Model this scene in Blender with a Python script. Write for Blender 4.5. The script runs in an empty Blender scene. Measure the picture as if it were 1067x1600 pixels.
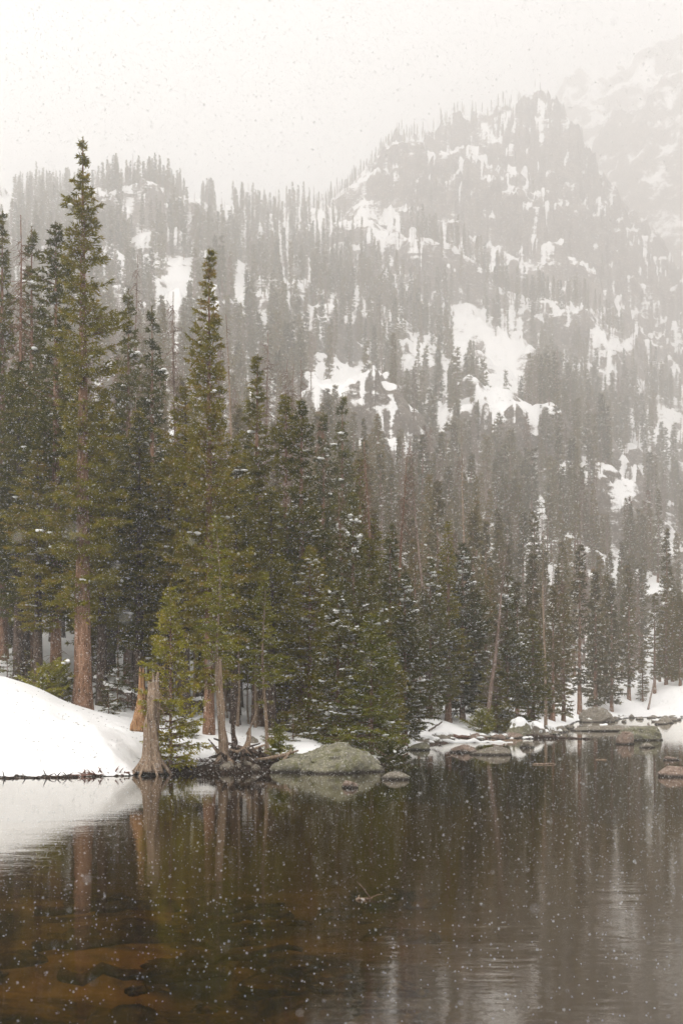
import bpy, math, random
import numpy as np

# ------------------------------------------------------------------ camera, sky, sun, exposure
F, HOR, CX, CAMZ = 2222.2, 1080.0, 533.5, 2.7      # focal length in picture pixels, horizon row, centre column, eye height
sc = bpy.context.scene
col = sc.collection
cam = bpy.data.objects.new('camera', bpy.data.cameras.new('camera'))
col.objects.link(cam)
cam.location = (0, 0, CAMZ)
cam.rotation_euler = (math.radians(90), 0, 0)
cam.data.sensor_fit = 'VERTICAL'
cam.data.sensor_height = 36
cam.data.lens = 50
cam.data.shift_y = 0.175
cam.data.clip_start = 0.05
cam.data.clip_end = 6000
cam.data.dof.use_dof = True
cam.data.dof.focus_distance = 62
cam.data.dof.aperture_fstop = 3.2
sc.camera = cam

SUN_EL, SUN_ROT = 55, 200
world = bpy.data.worlds.new('World')
sc.world = world
world.use_nodes = True
wn, wl = world.node_tree.nodes, world.node_tree.links
bg = wn['Background']
sky = wn.new('ShaderNodeTexSky')
sky.sky_type = 'NISHITA'
sky.sun_disc = False
sky.sun_elevation = math.radians(SUN_EL)
sky.sun_rotation = math.radians(SUN_ROT)
# thick even snow cloud over the blue sky: the sky's light is nearly all cloud
sm = wn.new('ShaderNodeVectorMath'); sm.operation = 'SCALE'; sm.inputs['Scale'].default_value = 0.008
wl.new(sky.outputs[0], sm.inputs[0])
add = wn.new('ShaderNodeVectorMath'); add.operation = 'ADD'
add.inputs[1].default_value = (8.35, 8.28, 8.22)
wl.new(sm.outputs[0], add.inputs[0])
wl.new(add.outputs[0], bg.inputs['Color'])
bg.inputs['Strength'].default_value = 0.1

sun = bpy.data.objects.new('sun', bpy.data.lights.new('sun', 'SUN'))
col.objects.link(sun)
sun.data.energy = 1.5
sun.data.angle = math.radians(40)
sun.data.color = (1, 0.97, 0.92)
sun.rotation_euler = (math.radians(48), 0, math.radians(-25))

sc.view_settings.view_transform = 'Standard'
sc.view_settings.look = 'None'
sc.view_settings.gamma = 1
sc.view_settings.use_curve_mapping = False
sc.view_settings.exposure = 0.5
cy = sc.cycles
cy.max_bounces = 12
cy.diffuse_bounces = 3
cy.glossy_bounces = 3
cy.transmission_bounces = 3
cy.volume_bounces = 8
cy.transparent_max_bounces = 10
cy.caustics_reflective = False
cy.caustics_refractive = False
cy.use_denoising = True
cy.denoiser = 'OPENIMAGEDENOISE'
cy.denoising_input_passes = 'RGB_ALBEDO_NORMAL'
cy.sample_clamp_indirect = 4

HAZE_DENSITY = 0.0014

rng = np.random.default_rng(7)
random.seed(7)

# ------------------------------------------------------------------ helpers
def W(x, y, Y):
    """the point at distance Y that stands in picture column x, row y"""
    return ((x - CX) / F * Y, Y, CAMZ + (HOR - y) / F * Y)

def tag(o, label=None, cat=None, group=None, kind=None):
    if label: o['label'] = label
    if cat: o['category'] = cat
    if group: o['group'] = group
    if kind: o['kind'] = kind
    return o

def mesh_np(name, verts, faces, mats=(), smooth=True, nface=None):
    """faces: (n,3) or (n,4) integer array"""
    verts = np.asarray(verts, dtype=np.float32); faces = np.asarray(faces, dtype=np.int32)
    me = bpy.data.meshes.new(name)
    k = faces.shape[1]
    me.vertices.add(len(verts)); me.vertices.foreach_set('co', verts.ravel())
    me.loops.add(faces.size); me.loops.foreach_set('vertex_index', faces.ravel())
    me.polygons.add(len(faces))
    me.polygons.foreach_set('loop_start', np.arange(0, faces.size, k, dtype=np.int32))
    me.polygons.foreach_set('loop_total', np.full(len(faces), k, dtype=np.int32))
    me.polygons.foreach_set('use_smooth', np.full(len(faces), smooth, dtype=bool))
    for m in mats: me.materials.append(m)
    me.update(calc_edges=True)
    return me

def ob(name, data, parent=None, loc=(0, 0, 0)):
    o = bpy.data.objects.new(name, data)
    col.objects.link(o)
    o.location = loc
    if parent: o.parent = parent
    return o

def _hash(ix, iy, iz, seed):
    h = (ix * 374761393 + iy * 668265263 + iz * 2147483647 + seed * 974634777) & 0xffffffff
    h = ((h ^ (h >> 13)) * 1274126177) & 0xffffffff
    h = (h ^ (h >> 16)) & 0xffffffff
    return h / 4294967295.0 * 2 - 1

def noise3(x, y, z=0.0, seed=0):
    x, y, z = np.broadcast_arrays(np.asarray(x, float), np.asarray(y, float), np.asarray(z, float))
    ix, iy, iz = np.floor(x).astype(np.int64), np.floor(y).astype(np.int64), np.floor(z).astype(np.int64)
    fx, fy, fz = x - ix, y - iy, z - iz
    s = lambda t: t * t * t * (t * (t * 6 - 15) + 10)
    u, v, w = s(fx), s(fy), s(fz)
    r = 0
    for a in (0, 1):
        for b in (0, 1):
            for c in (0, 1):
                r = r + (u if a else 1 - u) * (v if b else 1 - v) * (w if c else 1 - w) * _hash(ix + a, iy + b, iz + c, seed)
    return r

def fbm(x, y, z=0.0, oct=4, seed=0, gain=0.5):
    a, r, f = 1.0, 0, 1.0
    for i in range(oct):
        r = r + a * noise3(np.asarray(x) * f, np.asarray(y) * f, np.asarray(z) * f, seed + i * 17)
        a *= gain; f *= 2.03
    return r

def sstep(a, b, x):
    t = np.clip((x - a) / (b - a), 0, 1)
    return t * t * (3 - 2 * t)

class Geo:
    """collects triangles and quads of one mesh"""
    def __init__(s): s.v, s.t, s.n = [], [], 0
    def add(s, v, f):
        v = np.asarray(v, float); f = np.asarray(f, np.int64)
        if f.shape[1] == 4: f = np.concatenate([f[:, [0, 1, 2]], f[:, [0, 2, 3]]])
        s.v.append(v); s.t.append(f + s.n); s.n += len(v)
    def mesh(s, name, mats, smooth=True):
        return mesh_np(name, np.concatenate(s.v), np.concatenate(s.t), mats, smooth)

def tube(path, radii, n=8, flare=None, seed=0, rough=0.0):
    """tapered tube along a path; flare(i, angle) multiplies the radius"""
    path = np.asarray(path, float); m = len(path)
    d = np.gradient(path, axis=0); d /= np.linalg.norm(d, axis=1)[:, None] + 1e-9
    up = np.where(np.abs(d[:, 2:3]) > 0.9, np.array([[1., 0, 0]]), np.array([[0, 0, 1.]]))
    a = np.cross(d, up); a /= np.linalg.norm(a, axis=1)[:, None] + 1e-9
    b = np.cross(d, a)
    ang = np.arange(n) / n * 2 * math.pi
    R = np.asarray(radii, float)[:, None] * np.ones((1, n))
    if flare is not None: R = R * flare(np.arange(m)[:, None], ang[None, :])
    if rough: R = R * (1 + rough * noise3(np.cos(ang)[None, :] * 2.2 + seed * 3.1, np.sin(ang)[None, :] * 2.2, path[:, 2:3] * 2.0 + path[:, 0:1], seed))
    P = path[:, None, :] + R[..., None] * (np.cos(ang)[None, :, None] * a[:, None, :] + np.sin(ang)[None, :, None] * b[:, None, :])
    v = P.reshape(-1, 3)
    i = np.arange(m - 1)[:, None] * n; j = np.arange(n)[None, :]; j2 = (j + 1) % n
    f = np.stack([i + j, i + j2, i + n + j2, i + n + j], -1).reshape(-1, 4)
    v = np.concatenate([v, path[:1], path[-1:]])
    f3 = np.concatenate([f[:, [0, 1, 2]], f[:, [0, 2, 3]]])
    jj = np.arange(n); c0, c1 = m * n, m * n + 1
    cap = np.concatenate([np.stack([jj * 0 + c0, (jj + 1) % n, jj], -1), np.stack([jj * 0 + c1, (m - 1) * n + jj, (m - 1) * n + (jj + 1) % n], -1)])
    return v, np.concatenate([f3, cap])

_ico = {}
def ico(sub):
    if sub in _ico: return _ico[sub]
    t = (1 + 5 ** .5) / 2
    v = [(-1, t, 0), (1, t, 0), (-1, -t, 0), (1, -t, 0), (0, -1, t), (0, 1, t), (0, -1, -t), (0, 1, -t), (t, 0, -1), (t, 0, 1), (-t, 0, -1), (-t, 0, 1)]
    f = [(0, 11, 5), (0, 5, 1), (0, 1, 7), (0, 7, 10), (0, 10, 11), (1, 5, 9), (5, 11, 4), (11, 10, 2), (10, 7, 6), (7, 1, 8), (3, 9, 4), (3, 4, 2), (3, 2, 6), (3, 6, 8), (3, 8, 9), (4, 9, 5), (2, 4, 11), (6, 2, 10), (8, 6, 7), (9, 8, 1)]
    v = [tuple(np.array(p) / np.linalg.norm(p)) for p in v]
    for _ in range(sub):
        mid, nf = {}, []
        def mp(a, b):
            k = (min(a, b), max(a, b))
            if k not in mid:
                p = np.array(v[a]) + np.array(v[b]); v.append(tuple(p / np.linalg.norm(p))); mid[k] = len(v) - 1
            return mid[k]
        for a, b, c in f:
            x, y, z = mp(a, b), mp(b, c), mp(c, a)
            nf += [(a, x, z), (b, y, x), (c, z, y), (x, y, z)]
        f = nf
    _ico[sub] = (np.array(v), np.array(f))
    return _ico[sub]

# ------------------------------------------------------------------ materials
def mat(name):
    m = bpy.data.materials.new(name); m.use_nodes = True
    n, l = m.node_tree.nodes, m.node_tree.links
    p = n.get('Principled BSDF')
    return m, n, l, p

def N(n, t, **kw):
    x = n.new(t)
    for k, v in kw.items():
        if k in x.inputs: x.inputs[k].default_value = v
        else: setattr(x, k, v)
    return x

def ramp(n, stops):
    r = n.new('ShaderNodeValToRGB')
    e = r.color_ramp.elements
    e[0].position, e[0].color = stops[0][0], (*stops[0][1], 1)
    e[1].position, e[1].color = stops[-1][0], (*stops[-1][1], 1)
    for p, c in stops[1:-1]:
        q = e.new(p); q.color = (*c, 1)
    return r

def foliage_mat(name, c_dark, c_light, c_brown):
    m, n, l, p = mat(name)
    n.remove(p)
    oi = n.new('ShaderNodeObjectInfo'); tc = n.new('ShaderNodeTexCoord')
    nz = N(n, 'ShaderNodeTexNoise', Scale=2.3, Detail=3.0)
    l.new(tc.outputs['Object'], nz.inputs['Vector'])
    r = ramp(n, [(0.3, c_dark), (0.62, c_light), (0.8, c_brown)])
    ma = N(n, 'ShaderNodeMath', operation='MULTIPLY_ADD'); ma.inputs[1].default_value = 0.28; ma.inputs[2].default_value = -0.14
    l.new(oi.outputs['Random'], ma.inputs[0])
    ad = N(n, 'ShaderNodeMath', operation='ADD')
    l.new(nz.outputs['Fac'], ad.inputs[0]); l.new(ma.outputs[0], ad.inputs[1]); l.new(ad.outputs[0], r.inputs[0])
    d = n.new('ShaderNodeBsdfDiffuse'); t = n.new('ShaderNodeBsdfTranslucent'); mx = N(n, 'ShaderNodeMixShader'); mx.inputs[0].default_value = 0.25
    l.new(r.outputs[0], d.inputs[0]); l.new(r.outputs[0], t.inputs[0])
    l.new(d.outputs[0], mx.inputs[1]); l.new(t.outputs[0], mx.inputs[2])
    l.new(mx.outputs[0], n['Material Output'].inputs[0])
    return m

M_need = foliage_mat('spruce_needles', (0.055, 0.058, 0.005), (0.23, 0.20, 0.014), (0.30, 0.20, 0.03))
M_need_bright = foliage_mat('young_needles', (0.11, 0.12, 0.01), (0.32, 0.29, 0.02), (0.36, 0.25, 0.03))
M_need_cool = foliage_mat('cool_needles', (0.045, 0.05, 0.010), (0.15, 0.14, 0.025), (0.22, 0.15, 0.04))
M_need_far = foliage_mat('slope_needles', (0.055, 0.046, 0.010), (0.17, 0.13, 0.026), (0.26, 0.15, 0.045))
M_need_red = foliage_mat('browned_needles', (0.09, 0.05, 0.02), (0.17, 0.085, 0.03), (0.24, 0.11, 0.05))

def bark_mat(name, c1, c2, c3, scale=6.0, bump=0.5, stretch=0.25):
    m, n, l, p = mat(name)
    tc = n.new('ShaderNodeTexCoord'); mp = n.new('ShaderNodeMapping'); mp.inputs['Scale'].default_value = (1, 1, stretch)
    l.new(tc.outputs['Object'], mp.inputs[0])
    a = N(n, 'ShaderNodeTexNoise', Scale=scale, Detail=6.0, Roughness=0.65); l.new(mp.outputs[0], a.inputs['Vector'])
    b = N(n, 'ShaderNodeTexVoronoi', Scale=scale * 2.2); l.new(mp.outputs[0], b.inputs['Vector'])
    mx = N(n, 'ShaderNodeMath', operation='MULTIPLY_ADD'); mx.inputs[1].default_value = 0.35
    l.new(b.outputs['Distance'], mx.inputs[0]); l.new(a.outputs['Fac'], mx.inputs[2])
    r = ramp(n, [(0.42, c1), (0.6, c2), (0.85, c3)]); l.new(mx.outputs[0], r.inputs[0])
    l.new(r.outputs[0], p.inputs['Base Color']); p.inputs['Roughness'].default_value = 0.95
    p.inputs['Specular IOR Level'].default_value = 0.15
    bu = N(n, 'ShaderNodeBump', Strength=bump, Distance=0.05); l.new(mx.outputs[0], bu.inputs['Height']); l.new(bu.outputs[0], p.inputs['Normal'])
    return m
M_bark = bark_mat('spruce_bark', (0.03, 0.016, 0.01), (0.16, 0.085, 0.05), (0.30, 0.18, 0.12), 9, 0.9)
M_bark_dead = bark_mat('dead_bark', (0.07, 0.045, 0.035), (0.19, 0.13, 0.10), (0.34, 0.26, 0.22), 7, 0.6)
M_bark_pale = bark_mat('weathered_wood', (0.03, 0.018, 0.01), (0.22, 0.15, 0.10), (0.40, 0.30, 0.22), 20, 1.0, 0.08)
M_wood_orange = bark_mat('broken_wood', (0.03, 0.014, 0.008), (0.26, 0.13, 0.06), (0.5, 0.30, 0.16), 16, 1.0, 0.1)
M_bark_dark = bark_mat('wet_and_shaded_bark', (0.012, 0.008, 0.006), (0.045, 0.03, 0.022), (0.13, 0.09, 0.07), 9, 0.9, 0.3)  # dark wood; also paints the shade on the stand's trunks
M_twig = bark_mat('red_twigs', (0.05, 0.025, 0.02), (0.13, 0.06, 0.045), (0.22, 0.13, 0.1), 20, 0.3)

def snow_mat(name, bump=0.25):
    m, n, l, p = mat(name)
    p.inputs['Base Color'].default_value = (0.86, 0.855, 0.85, 1)
    p.inputs['Roughness'].default_value = 0.85; p.inputs['Specular IOR Level'].default_value = 0.2
    tc = n.new('ShaderNodeTexCoord')
    a = N(n, 'ShaderNodeTexNoise', Scale=7.0, Detail=5.0); l.new(tc.outputs['Object'], a.inputs['Vector'])
    bu = N(n, 'ShaderNodeBump', Strength=bump, Distance=0.05); l.new(a.outputs['Fac'], bu.inputs['Height']); l.new(bu.outputs[0], p.inputs['Normal'])
    return m
M_snow = snow_mat('snow_clumps')
m, n, l, p = mat('snowflakes'); M_flake = m
n.remove(p)
fd = n.new('ShaderNodeBsdfDiffuse'); ft = n.new('ShaderNodeBsdfTranslucent'); fm = n.new('ShaderNodeMixShader')
fd.inputs[0].default_value = ft.inputs[0].default_value = (0.97, 0.97, 0.97, 1)
l.new(fd.outputs[0], fm.inputs[1]); l.new(ft.outputs[0], fm.inputs[2]); l.new(fm.outputs[0], n['Material Output'].inputs[0])

def terrain_mat(name='snow_soil_and_rock', fs=.13, stretch=2.6):
    m, n, l, p = mat(name)
    tc = n.new('ShaderNodeTexCoord'); ge = n.new('ShaderNodeNewGeometry')
    at = n.new('ShaderNodeAttribute'); at.attribute_name = 'soil'
    rk = n.new('ShaderNodeAttribute'); rk.attribute_name = 'rock'
    # rock colour
    a = N(n, 'ShaderNodeTexNoise', Scale=0.09, Detail=9.0, Roughness=0.65); l.new(tc.outputs['Object'], a.inputs['Vector'])
    mp = n.new('ShaderNodeMapping'); mp.inputs['Scale'].default_value = (1, 1, stretch); l.new(tc.outputs['Object'], mp.inputs[0])
    v = N(n, 'ShaderNodeTexNoise', Scale=0.35, Detail=8.0, Roughness=0.7); l.new(mp.outputs[0], v.inputs['Vector'])
    rr = ramp(n, [(0.3, (0.05, 0.038, 0.03)), (0.5, (0.21, 0.165, 0.13)), (0.68, (0.42, 0.35, 0.28))])
    mm = N(n, 'ShaderNodeMix', data_type='FLOAT'); mm.inputs[0].default_value = 0.6
    l.new(a.outputs['Fac'], mm.inputs[2]); l.new(v.outputs['Fac'], mm.inputs[3]); l.new(mm.outputs[0], rr.inputs[0])
    # soil colour
    s = N(n, 'ShaderNodeTexNoise', Scale=5.0, Detail=6.0, Roughness=0.7); l.new(tc.outputs['Object'], s.inputs['Vector'])
    sr = ramp(n, [(0.35, (0.008, 0.006, 0.004)), (0.6, (0.035, 0.024, 0.014)), (0.8, (0.10, 0.065, 0.04))]); l.new(s.outputs['Fac'], sr.inputs[0])
    # snow where the rock attribute (steepness with ledges) is low
    nn = N(n, 'ShaderNodeTexNoise', Scale=fs, Detail=10.0, Roughness=0.78); l.new(mp.outputs[0], nn.inputs['Vector'])
    ad = N(n, 'ShaderNodeMath', operation='MULTIPLY_ADD'); ad.inputs[1].default_value = 1.35
    l.new(nn.outputs['Fac'], ad.inputs[0]); l.new(rk.outputs['Fac'], ad.inputs[2])
    st = N(n, 'ShaderNodeMapRange'); st.inputs['From Min'].default_value = 1.08; st.inputs['From Max'].default_value = 1.16
    l.new(ad.outputs[0], st.inputs['Value'])
    mx = N(n, 'ShaderNodeMix', data_type='RGBA'); mx.inputs[6].default_value = (0.87, 0.86, 0.855, 1)
    l.new(st.outputs[0], mx.inputs[0]); l.new(rr.outputs[0], mx.inputs[7])
    s2 = N(n, 'ShaderNodeMath', operation='MULTIPLY_ADD'); s2.inputs[1].default_value = 0.8
    l.new(s.outputs['Fac'], s2.inputs[0]); l.new(at.outputs['Fac'], s2.inputs[2])
    s3 = N(n, 'ShaderNodeMapRange'); s3.inputs['From Min'].default_value = 0.86; s3.inputs['From Max'].default_value = 0.93
    l.new(s2.outputs[0], s3.inputs['Value'])
    mx2 = N(n, 'ShaderNodeMix', data_type='RGBA')
    l.new(s3.outputs[0], mx2.inputs[0]); l.new(mx.outputs[2], mx2.inputs[6]); l.new(sr.outputs[0], mx2.inputs[7])
    l.new(mx2.outputs[2], p.inputs['Base Color'])
    p.inputs['Roughness'].default_value = 0.9; p.inputs['Specular IOR Level'].default_value = 0.15
    b1 = N(n, 'ShaderNodeTexNoise', Scale=1.6, Detail=7.0, Roughness=0.6); l.new(tc.outputs['Object'], b1.inputs['Vector'])
    bu = N(n, 'ShaderNodeBump', Strength=0.5, Distance=0.12); l.new(b1.outputs['Fac'], bu.inputs['Height'])
    b2 = N(n, 'ShaderNodeBump', Strength=0.6, Distance=3.0); l.new(v.outputs['Fac'], b2.inputs['Height']); l.new(bu.outputs[0], b2.inputs['Normal'])
    l.new(st.outputs[0], b2.inputs['Strength'])
    l.new(b2.outputs[0], p.inputs['Normal'])
    return m
M_ter = terrain_mat()
M_mount = terrain_mat('mountain_snow_and_rock', .028, 1.2)

def bed_mat():
    m, n, l, p = mat('lake_bed_silt')
    tc = n.new('ShaderNodeTexCoord'); mp = n.new('ShaderNodeMapping'); mp.inputs['Scale'].default_value = (0.45, 1.0, 1)
    l.new(tc.outputs['Object'], mp.inputs[0])
    a = N(n, 'ShaderNodeTexNoise', Scale=0.75, Detail=5.0, Roughness=0.55, Distortion=0.6); l.new(mp.outputs[0], a.inputs['Vector'])
    b = N(n, 'ShaderNodeTexNoise', Scale=6.0, Detail=5.0, Roughness=0.6); l.new(tc.outputs['Object'], b.inputs['Vector'])
    mm = N(n, 'ShaderNodeMix', data_type='FLOAT'); mm.inputs[0].default_value = 0.25
    l.new(a.outputs['Fac'], mm.inputs[2]); l.new(b.outputs['Fac'], mm.inputs[3])
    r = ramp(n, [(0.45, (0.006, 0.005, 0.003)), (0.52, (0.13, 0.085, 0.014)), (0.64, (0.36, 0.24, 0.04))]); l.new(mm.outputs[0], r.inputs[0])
    # the amber silt lies in the shallows by the left of the bay, elsewhere olive paint for light dimmed and scattered in deep water
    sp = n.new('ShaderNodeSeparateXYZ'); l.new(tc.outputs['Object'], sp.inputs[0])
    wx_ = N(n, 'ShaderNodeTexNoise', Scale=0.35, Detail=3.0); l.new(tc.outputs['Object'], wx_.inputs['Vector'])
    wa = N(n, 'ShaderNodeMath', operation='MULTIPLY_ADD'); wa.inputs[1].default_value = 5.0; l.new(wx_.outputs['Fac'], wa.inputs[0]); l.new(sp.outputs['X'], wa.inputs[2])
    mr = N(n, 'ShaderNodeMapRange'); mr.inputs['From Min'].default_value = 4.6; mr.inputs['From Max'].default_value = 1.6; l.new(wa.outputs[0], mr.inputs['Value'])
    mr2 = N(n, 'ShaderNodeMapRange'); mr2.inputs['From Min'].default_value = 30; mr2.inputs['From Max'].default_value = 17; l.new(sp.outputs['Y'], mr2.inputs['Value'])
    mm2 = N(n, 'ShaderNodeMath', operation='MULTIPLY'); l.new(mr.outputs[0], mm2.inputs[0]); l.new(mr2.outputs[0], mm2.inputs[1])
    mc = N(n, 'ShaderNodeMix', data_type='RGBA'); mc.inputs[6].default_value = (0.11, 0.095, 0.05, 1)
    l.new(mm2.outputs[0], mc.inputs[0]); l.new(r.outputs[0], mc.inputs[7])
    l.new(mc.outputs[2], p.inputs['Base Color']); p.inputs['Roughness'].default_value = 1; p.inputs['Specular IOR Level'].default_value = 0
    return m
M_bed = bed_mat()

def water_mat():
    m, n, l, p = mat('lake_water'); n.remove(p)
    tc = n.new('ShaderNodeTexCoord'); sep = n.new('ShaderNodeSeparateXYZ'); l.new(tc.outputs['Object'], sep.inputs[0])
    mp = n.new('ShaderNodeMapping'); mp.inputs['Scale'].default_value = (0.55, 1.0, 1); l.new(tc.outputs['Object'], mp.inputs[0])
    a = N(n, 'ShaderNodeTexNoise', Scale=7.0, Detail=3.0, Roughness=0.55); l.new(mp.outputs[0], a.inputs['Vector'])
    b = N(n, 'ShaderNodeTexNoise', Scale=1.1, Detail=2.0); l.new(mp.outputs[0], b.inputs['Vector'])
    # breeze: ripples are stronger away from the sheltered bank
    br = N(n, 'ShaderNodeTexNoise', Scale=0.09, Detail=2.0); l.new(mp.outputs[0], br.inputs['Vector'])
    brr = N(n, 'ShaderNodeMapRange'); brr.inputs['From Min'].default_value = 0.35; brr.inputs['From Max'].default_value = 0.65
    brr.inputs['To Min'].default_value = 0.55; brr.inputs['To Max'].default_value = 1.0; l.new(br.outputs['Fac'], brr.inputs['Value'])
    sh = N(n, 'ShaderNodeMapRange'); sh.inputs['From Min'].default_value = 46; sh.inputs['From Max'].default_value = 22
    sh.inputs['To Min'].default_value = 0.3; sh.inputs['To Max'].default_value = 1.0; l.new(sep.outputs['Y'], sh.inputs['Value'])
    mu = N(n, 'ShaderNodeMath', operation='MULTIPLY'); l.new(brr.outputs[0], mu.inputs[0]); l.new(sh.outputs[0], mu.inputs[1])
    ad = N(n, 'ShaderNodeMath', operation='MULTIPLY_ADD'); ad.inputs[1].default_value = 3.0
    l.new(b.outputs['Fac'], ad.inputs[0]); l.new(a.outputs['Fac'], ad.inputs[2])
    bu = N(n, 'ShaderNodeBump', Distance=0.0027); l.new(ad.outputs[0], bu.inputs['Height']); l.new(mu.outputs[0], bu.inputs['Strength'])
    fr = N(n, 'ShaderNodeFresnel', IOR=1.42); l.new(bu.outputs[0], fr.inputs['Normal'])
    tr = n.new('ShaderNodeBsdfTransparent'); tr.inputs[0].default_value = (0.66, 0.50, 0.22, 1)
    gl = n.new('ShaderNodeBsdfGlossy'); gl.inputs['Roughness'].default_value = 0.015; l.new(bu.outputs[0], gl.inputs['Normal'])
    gl.inputs['Color'].default_value = (0.98, 0.96, 0.92, 1)
    mx = n.new('ShaderNodeMixShader'); l.new(fr.outputs[0], mx.inputs[0]); l.new(tr.outputs[0], mx.inputs[1]); l.new(gl.outputs[0], mx.inputs[2])
    l.new(mx.outputs[0], n['Material Output'].inputs[0])
    return m
M_water = water_mat()

def rock_mat(name, c1, c2, c3, lichen=None, amount=0.5):
    m, n, l, p = mat(name)
    tc = n.new('ShaderNodeTexCoord')
    a = N(n, 'ShaderNodeTexNoise', Scale=5.0, Detail=9.0, Roughness=0.78); l.new(tc.outputs['Object'], a.inputs['Vector'])
    r = ramp(n, [(0.3, c1), (0.5, c2), (0.72, c3)]); l.new(a.outputs['Fac'], r.inputs[0])
    out = r.outputs[0]
    if lichen:
        b = N(n, 'ShaderNodeTexNoise', Scale=5.5, Detail=8.0, Roughness=0.75); l.new(tc.outputs['Object'], b.inputs['Vector'])
        mr = N(n, 'ShaderNodeMapRange'); mr.inputs['From Min'].default_value = 0.62 - amount * 0.25; mr.inputs['From Max'].default_value = 0.68 - amount * 0.2
        l.new(b.outputs['Fac'], mr.inputs['Value'])
        mx = N(n, 'ShaderNodeMix', data_type='RGBA'); mx.inputs[7].default_value = (*lichen, 1)
        l.new(mr.outputs[0], mx.inputs[0]); l.new(out, mx.inputs[6]); out = mx.outputs[2]
    # dark wet band at the waterline
    ge = n.new('ShaderNodeNewGeometry'); sp = n.new('ShaderNodeSeparateXYZ'); l.new(ge.outputs['Position'], sp.inputs[0])
    wr = N(n, 'ShaderNodeMapRange'); wr.inputs['From Min'].default_value = 0.03; wr.inputs['From Max'].default_value = 0.12
    l.new(sp.outputs['Z'], wr.inputs['Value'])
    mw = N(n, 'ShaderNodeMix', data_type='RGBA'); mw.inputs[6].default_value = (0.03, 0.022, 0.016, 1)
    l.new(wr.outputs[0], mw.inputs[0]); l.new(out, mw.inputs[7])
    l.new(mw.outputs[2], p.inputs['Base Color']); p.inputs['Roughness'].default_value = 0.9
    bu = N(n, 'ShaderNodeBump', Strength=0.9, Distance=0.08); l.new(a.outputs['Fac'], bu.inputs['Height']); l.new(bu.outputs[0], p.inputs['Normal'])
    return m
M_rock = rock_mat('grey_granite', (0.09, 0.075, 0.06), (0.22, 0.19, 0.15), (0.40, 0.35, 0.29), (0.20, 0.19, 0.12), 0.25)
M_rock_lichen = rock_mat('lichened_granite', (0.06, 0.055, 0.04), (0.20, 0.185, 0.135), (0.42, 0.39, 0.28), (0.14, 0.135, 0.055), 0.5)
M_rock_red = rock_mat('rusty_granite', (0.10, 0.06, 0.045), (0.24, 0.17, 0.13), (0.44, 0.36, 0.30), None)

# ------------------------------------------------------------------ the ground
# one row per picture column: the row in which the bare ground shows at each distance
TY = np.array([60, 80, 115, 170, 250, 350, 470, 610, 780, 890, 1000, 1120, 1250.])
T = {
 -900: [1060, 960, 860, 750, 640, 540, 450, 380, 320, 340, 400, 480, 560],
 0:    [1060, 975, 870, 755, 645, 545, 455, 375, 312, 330, 390, 470, 560],
 150:  [1100, 1010, 890, 770, 660, 555, 460, 372, 303, 330, 390, 470, 560],
 250:  [1105, 1030, 910, 790, 680, 570, 475, 385, 312, 335, 400, 480, 560],
 340:  [1115, 1050, 930, 820, 705, 600, 500, 405, 325, 345, 400, 480, 560],
 450:  [1125, 1070, 970, 860, 750, 645, 545, 445, 348, 350, 400, 480, 560],
 530:  [1130, 1090, 1010, 900, 790, 685, 580, 475, 375, 325, 360, 450, 540],
 565:  [1135, 1100, 1025, 915, 805, 700, 595, 488, 385, 290, 272, 380, 500],
 600:  [1140, 1110, 1040, 930, 825, 720, 610, 500, 392, 262, 206, 330, 450],
 700:  [1140, 1115, 1075, 975, 870, 765, 650, 535, 420, 290, 188, 300, 400],
 780:  [1150, 1125, 1090, 1005, 900, 790, 675, 555, 440, 305, 163, 280, 400],
 850:  [1150, 1130, 1105, 1045, 935, 820, 700, 580, 455, 315, 116, 260, 400],
 900:  [1150, 1130, 1110, 1085, 980, 860, 735, 610, 480, 345, 170, 280, 400],
 950:  [1150, 1130, 1120, 1112, 1020, 900, 770, 640, 510, 390, 275, 340, 440],
 1067: [1150, 1130, 1120, 1112, 1050, 960, 850, 730, 610, 510, 440, 480, 560],
 1300: [1150, 1130, 1120, 1112, 1060, 985, 890, 790, 700, 620, 570, 600, 650],
 2600: [1150, 1130, 1120, 1112, 1070, 1010, 940, 870, 820, 780, 760, 780, 800],
}
TX = np.array(sorted(T)); TZ = np.array([CAMZ + (HOR - np.array(T[k])) / F * TY for k in sorted(T)])
SX = np.array([-900, 0, 200, 235, 430, 600, 612, 625, 660, 690, 780, 850, 880, 905, 1000, 1067, 2600])
SY = np.array([44.0, 44.4, 45.2, 46.6, 47.6, 48.6, 52, 60, 70, 76.5, 79, 84, 98, 128, 146, 150, 150])
NT = np.array([0, .4, 1, 2, 4, 6, 9, 13.])
NZ = {
 -900: [0, .5, 1.2, 2.3, 3.4, 4.0, 4.2, 4.4],
 0:   [0, .40, 1.0, 1.9, 2.85, 3.3, 3.2, 3.0],
 60:  [0, .40, .95, 1.7, 2.5, 2.85, 2.6, 2.6],
 100: [0, .38, .85, 1.45, 2.1, 2.35, 2.2, 2.5],
 150: [0, .36, .75, 1.25, 1.8, 1.98, 1.9, 2.2],
 200: [0, .33, .68, 1.15, 1.55, 1.7, 1.8, 2.1],
 235: [0, .25, .45, .75, 1.1, 1.3, 1.6, 2.0],
 330: [0, .22, .30, .5, .9, 1.2, 1.75, 2.3],
 430: [0, .22, .32, .5, .85, 1.15, 1.5, 2.0],
 600: [0, .2, .35, .55, .9, 1.1, 1.4, 1.7],
 660: [0, .10, .15, .35, .95, 1.45, 1.9, 2.3],
 860: [0, .10, .15, .35, .95, 1.45, 1.9, 2.3],
 900: [0, .15, .25, .5, 1.1, 1.7, 2.4, 3.2],
 2600:[0, .2, .4, .8, 1.6, 2.2, 3.2, 4.2],
}
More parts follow.
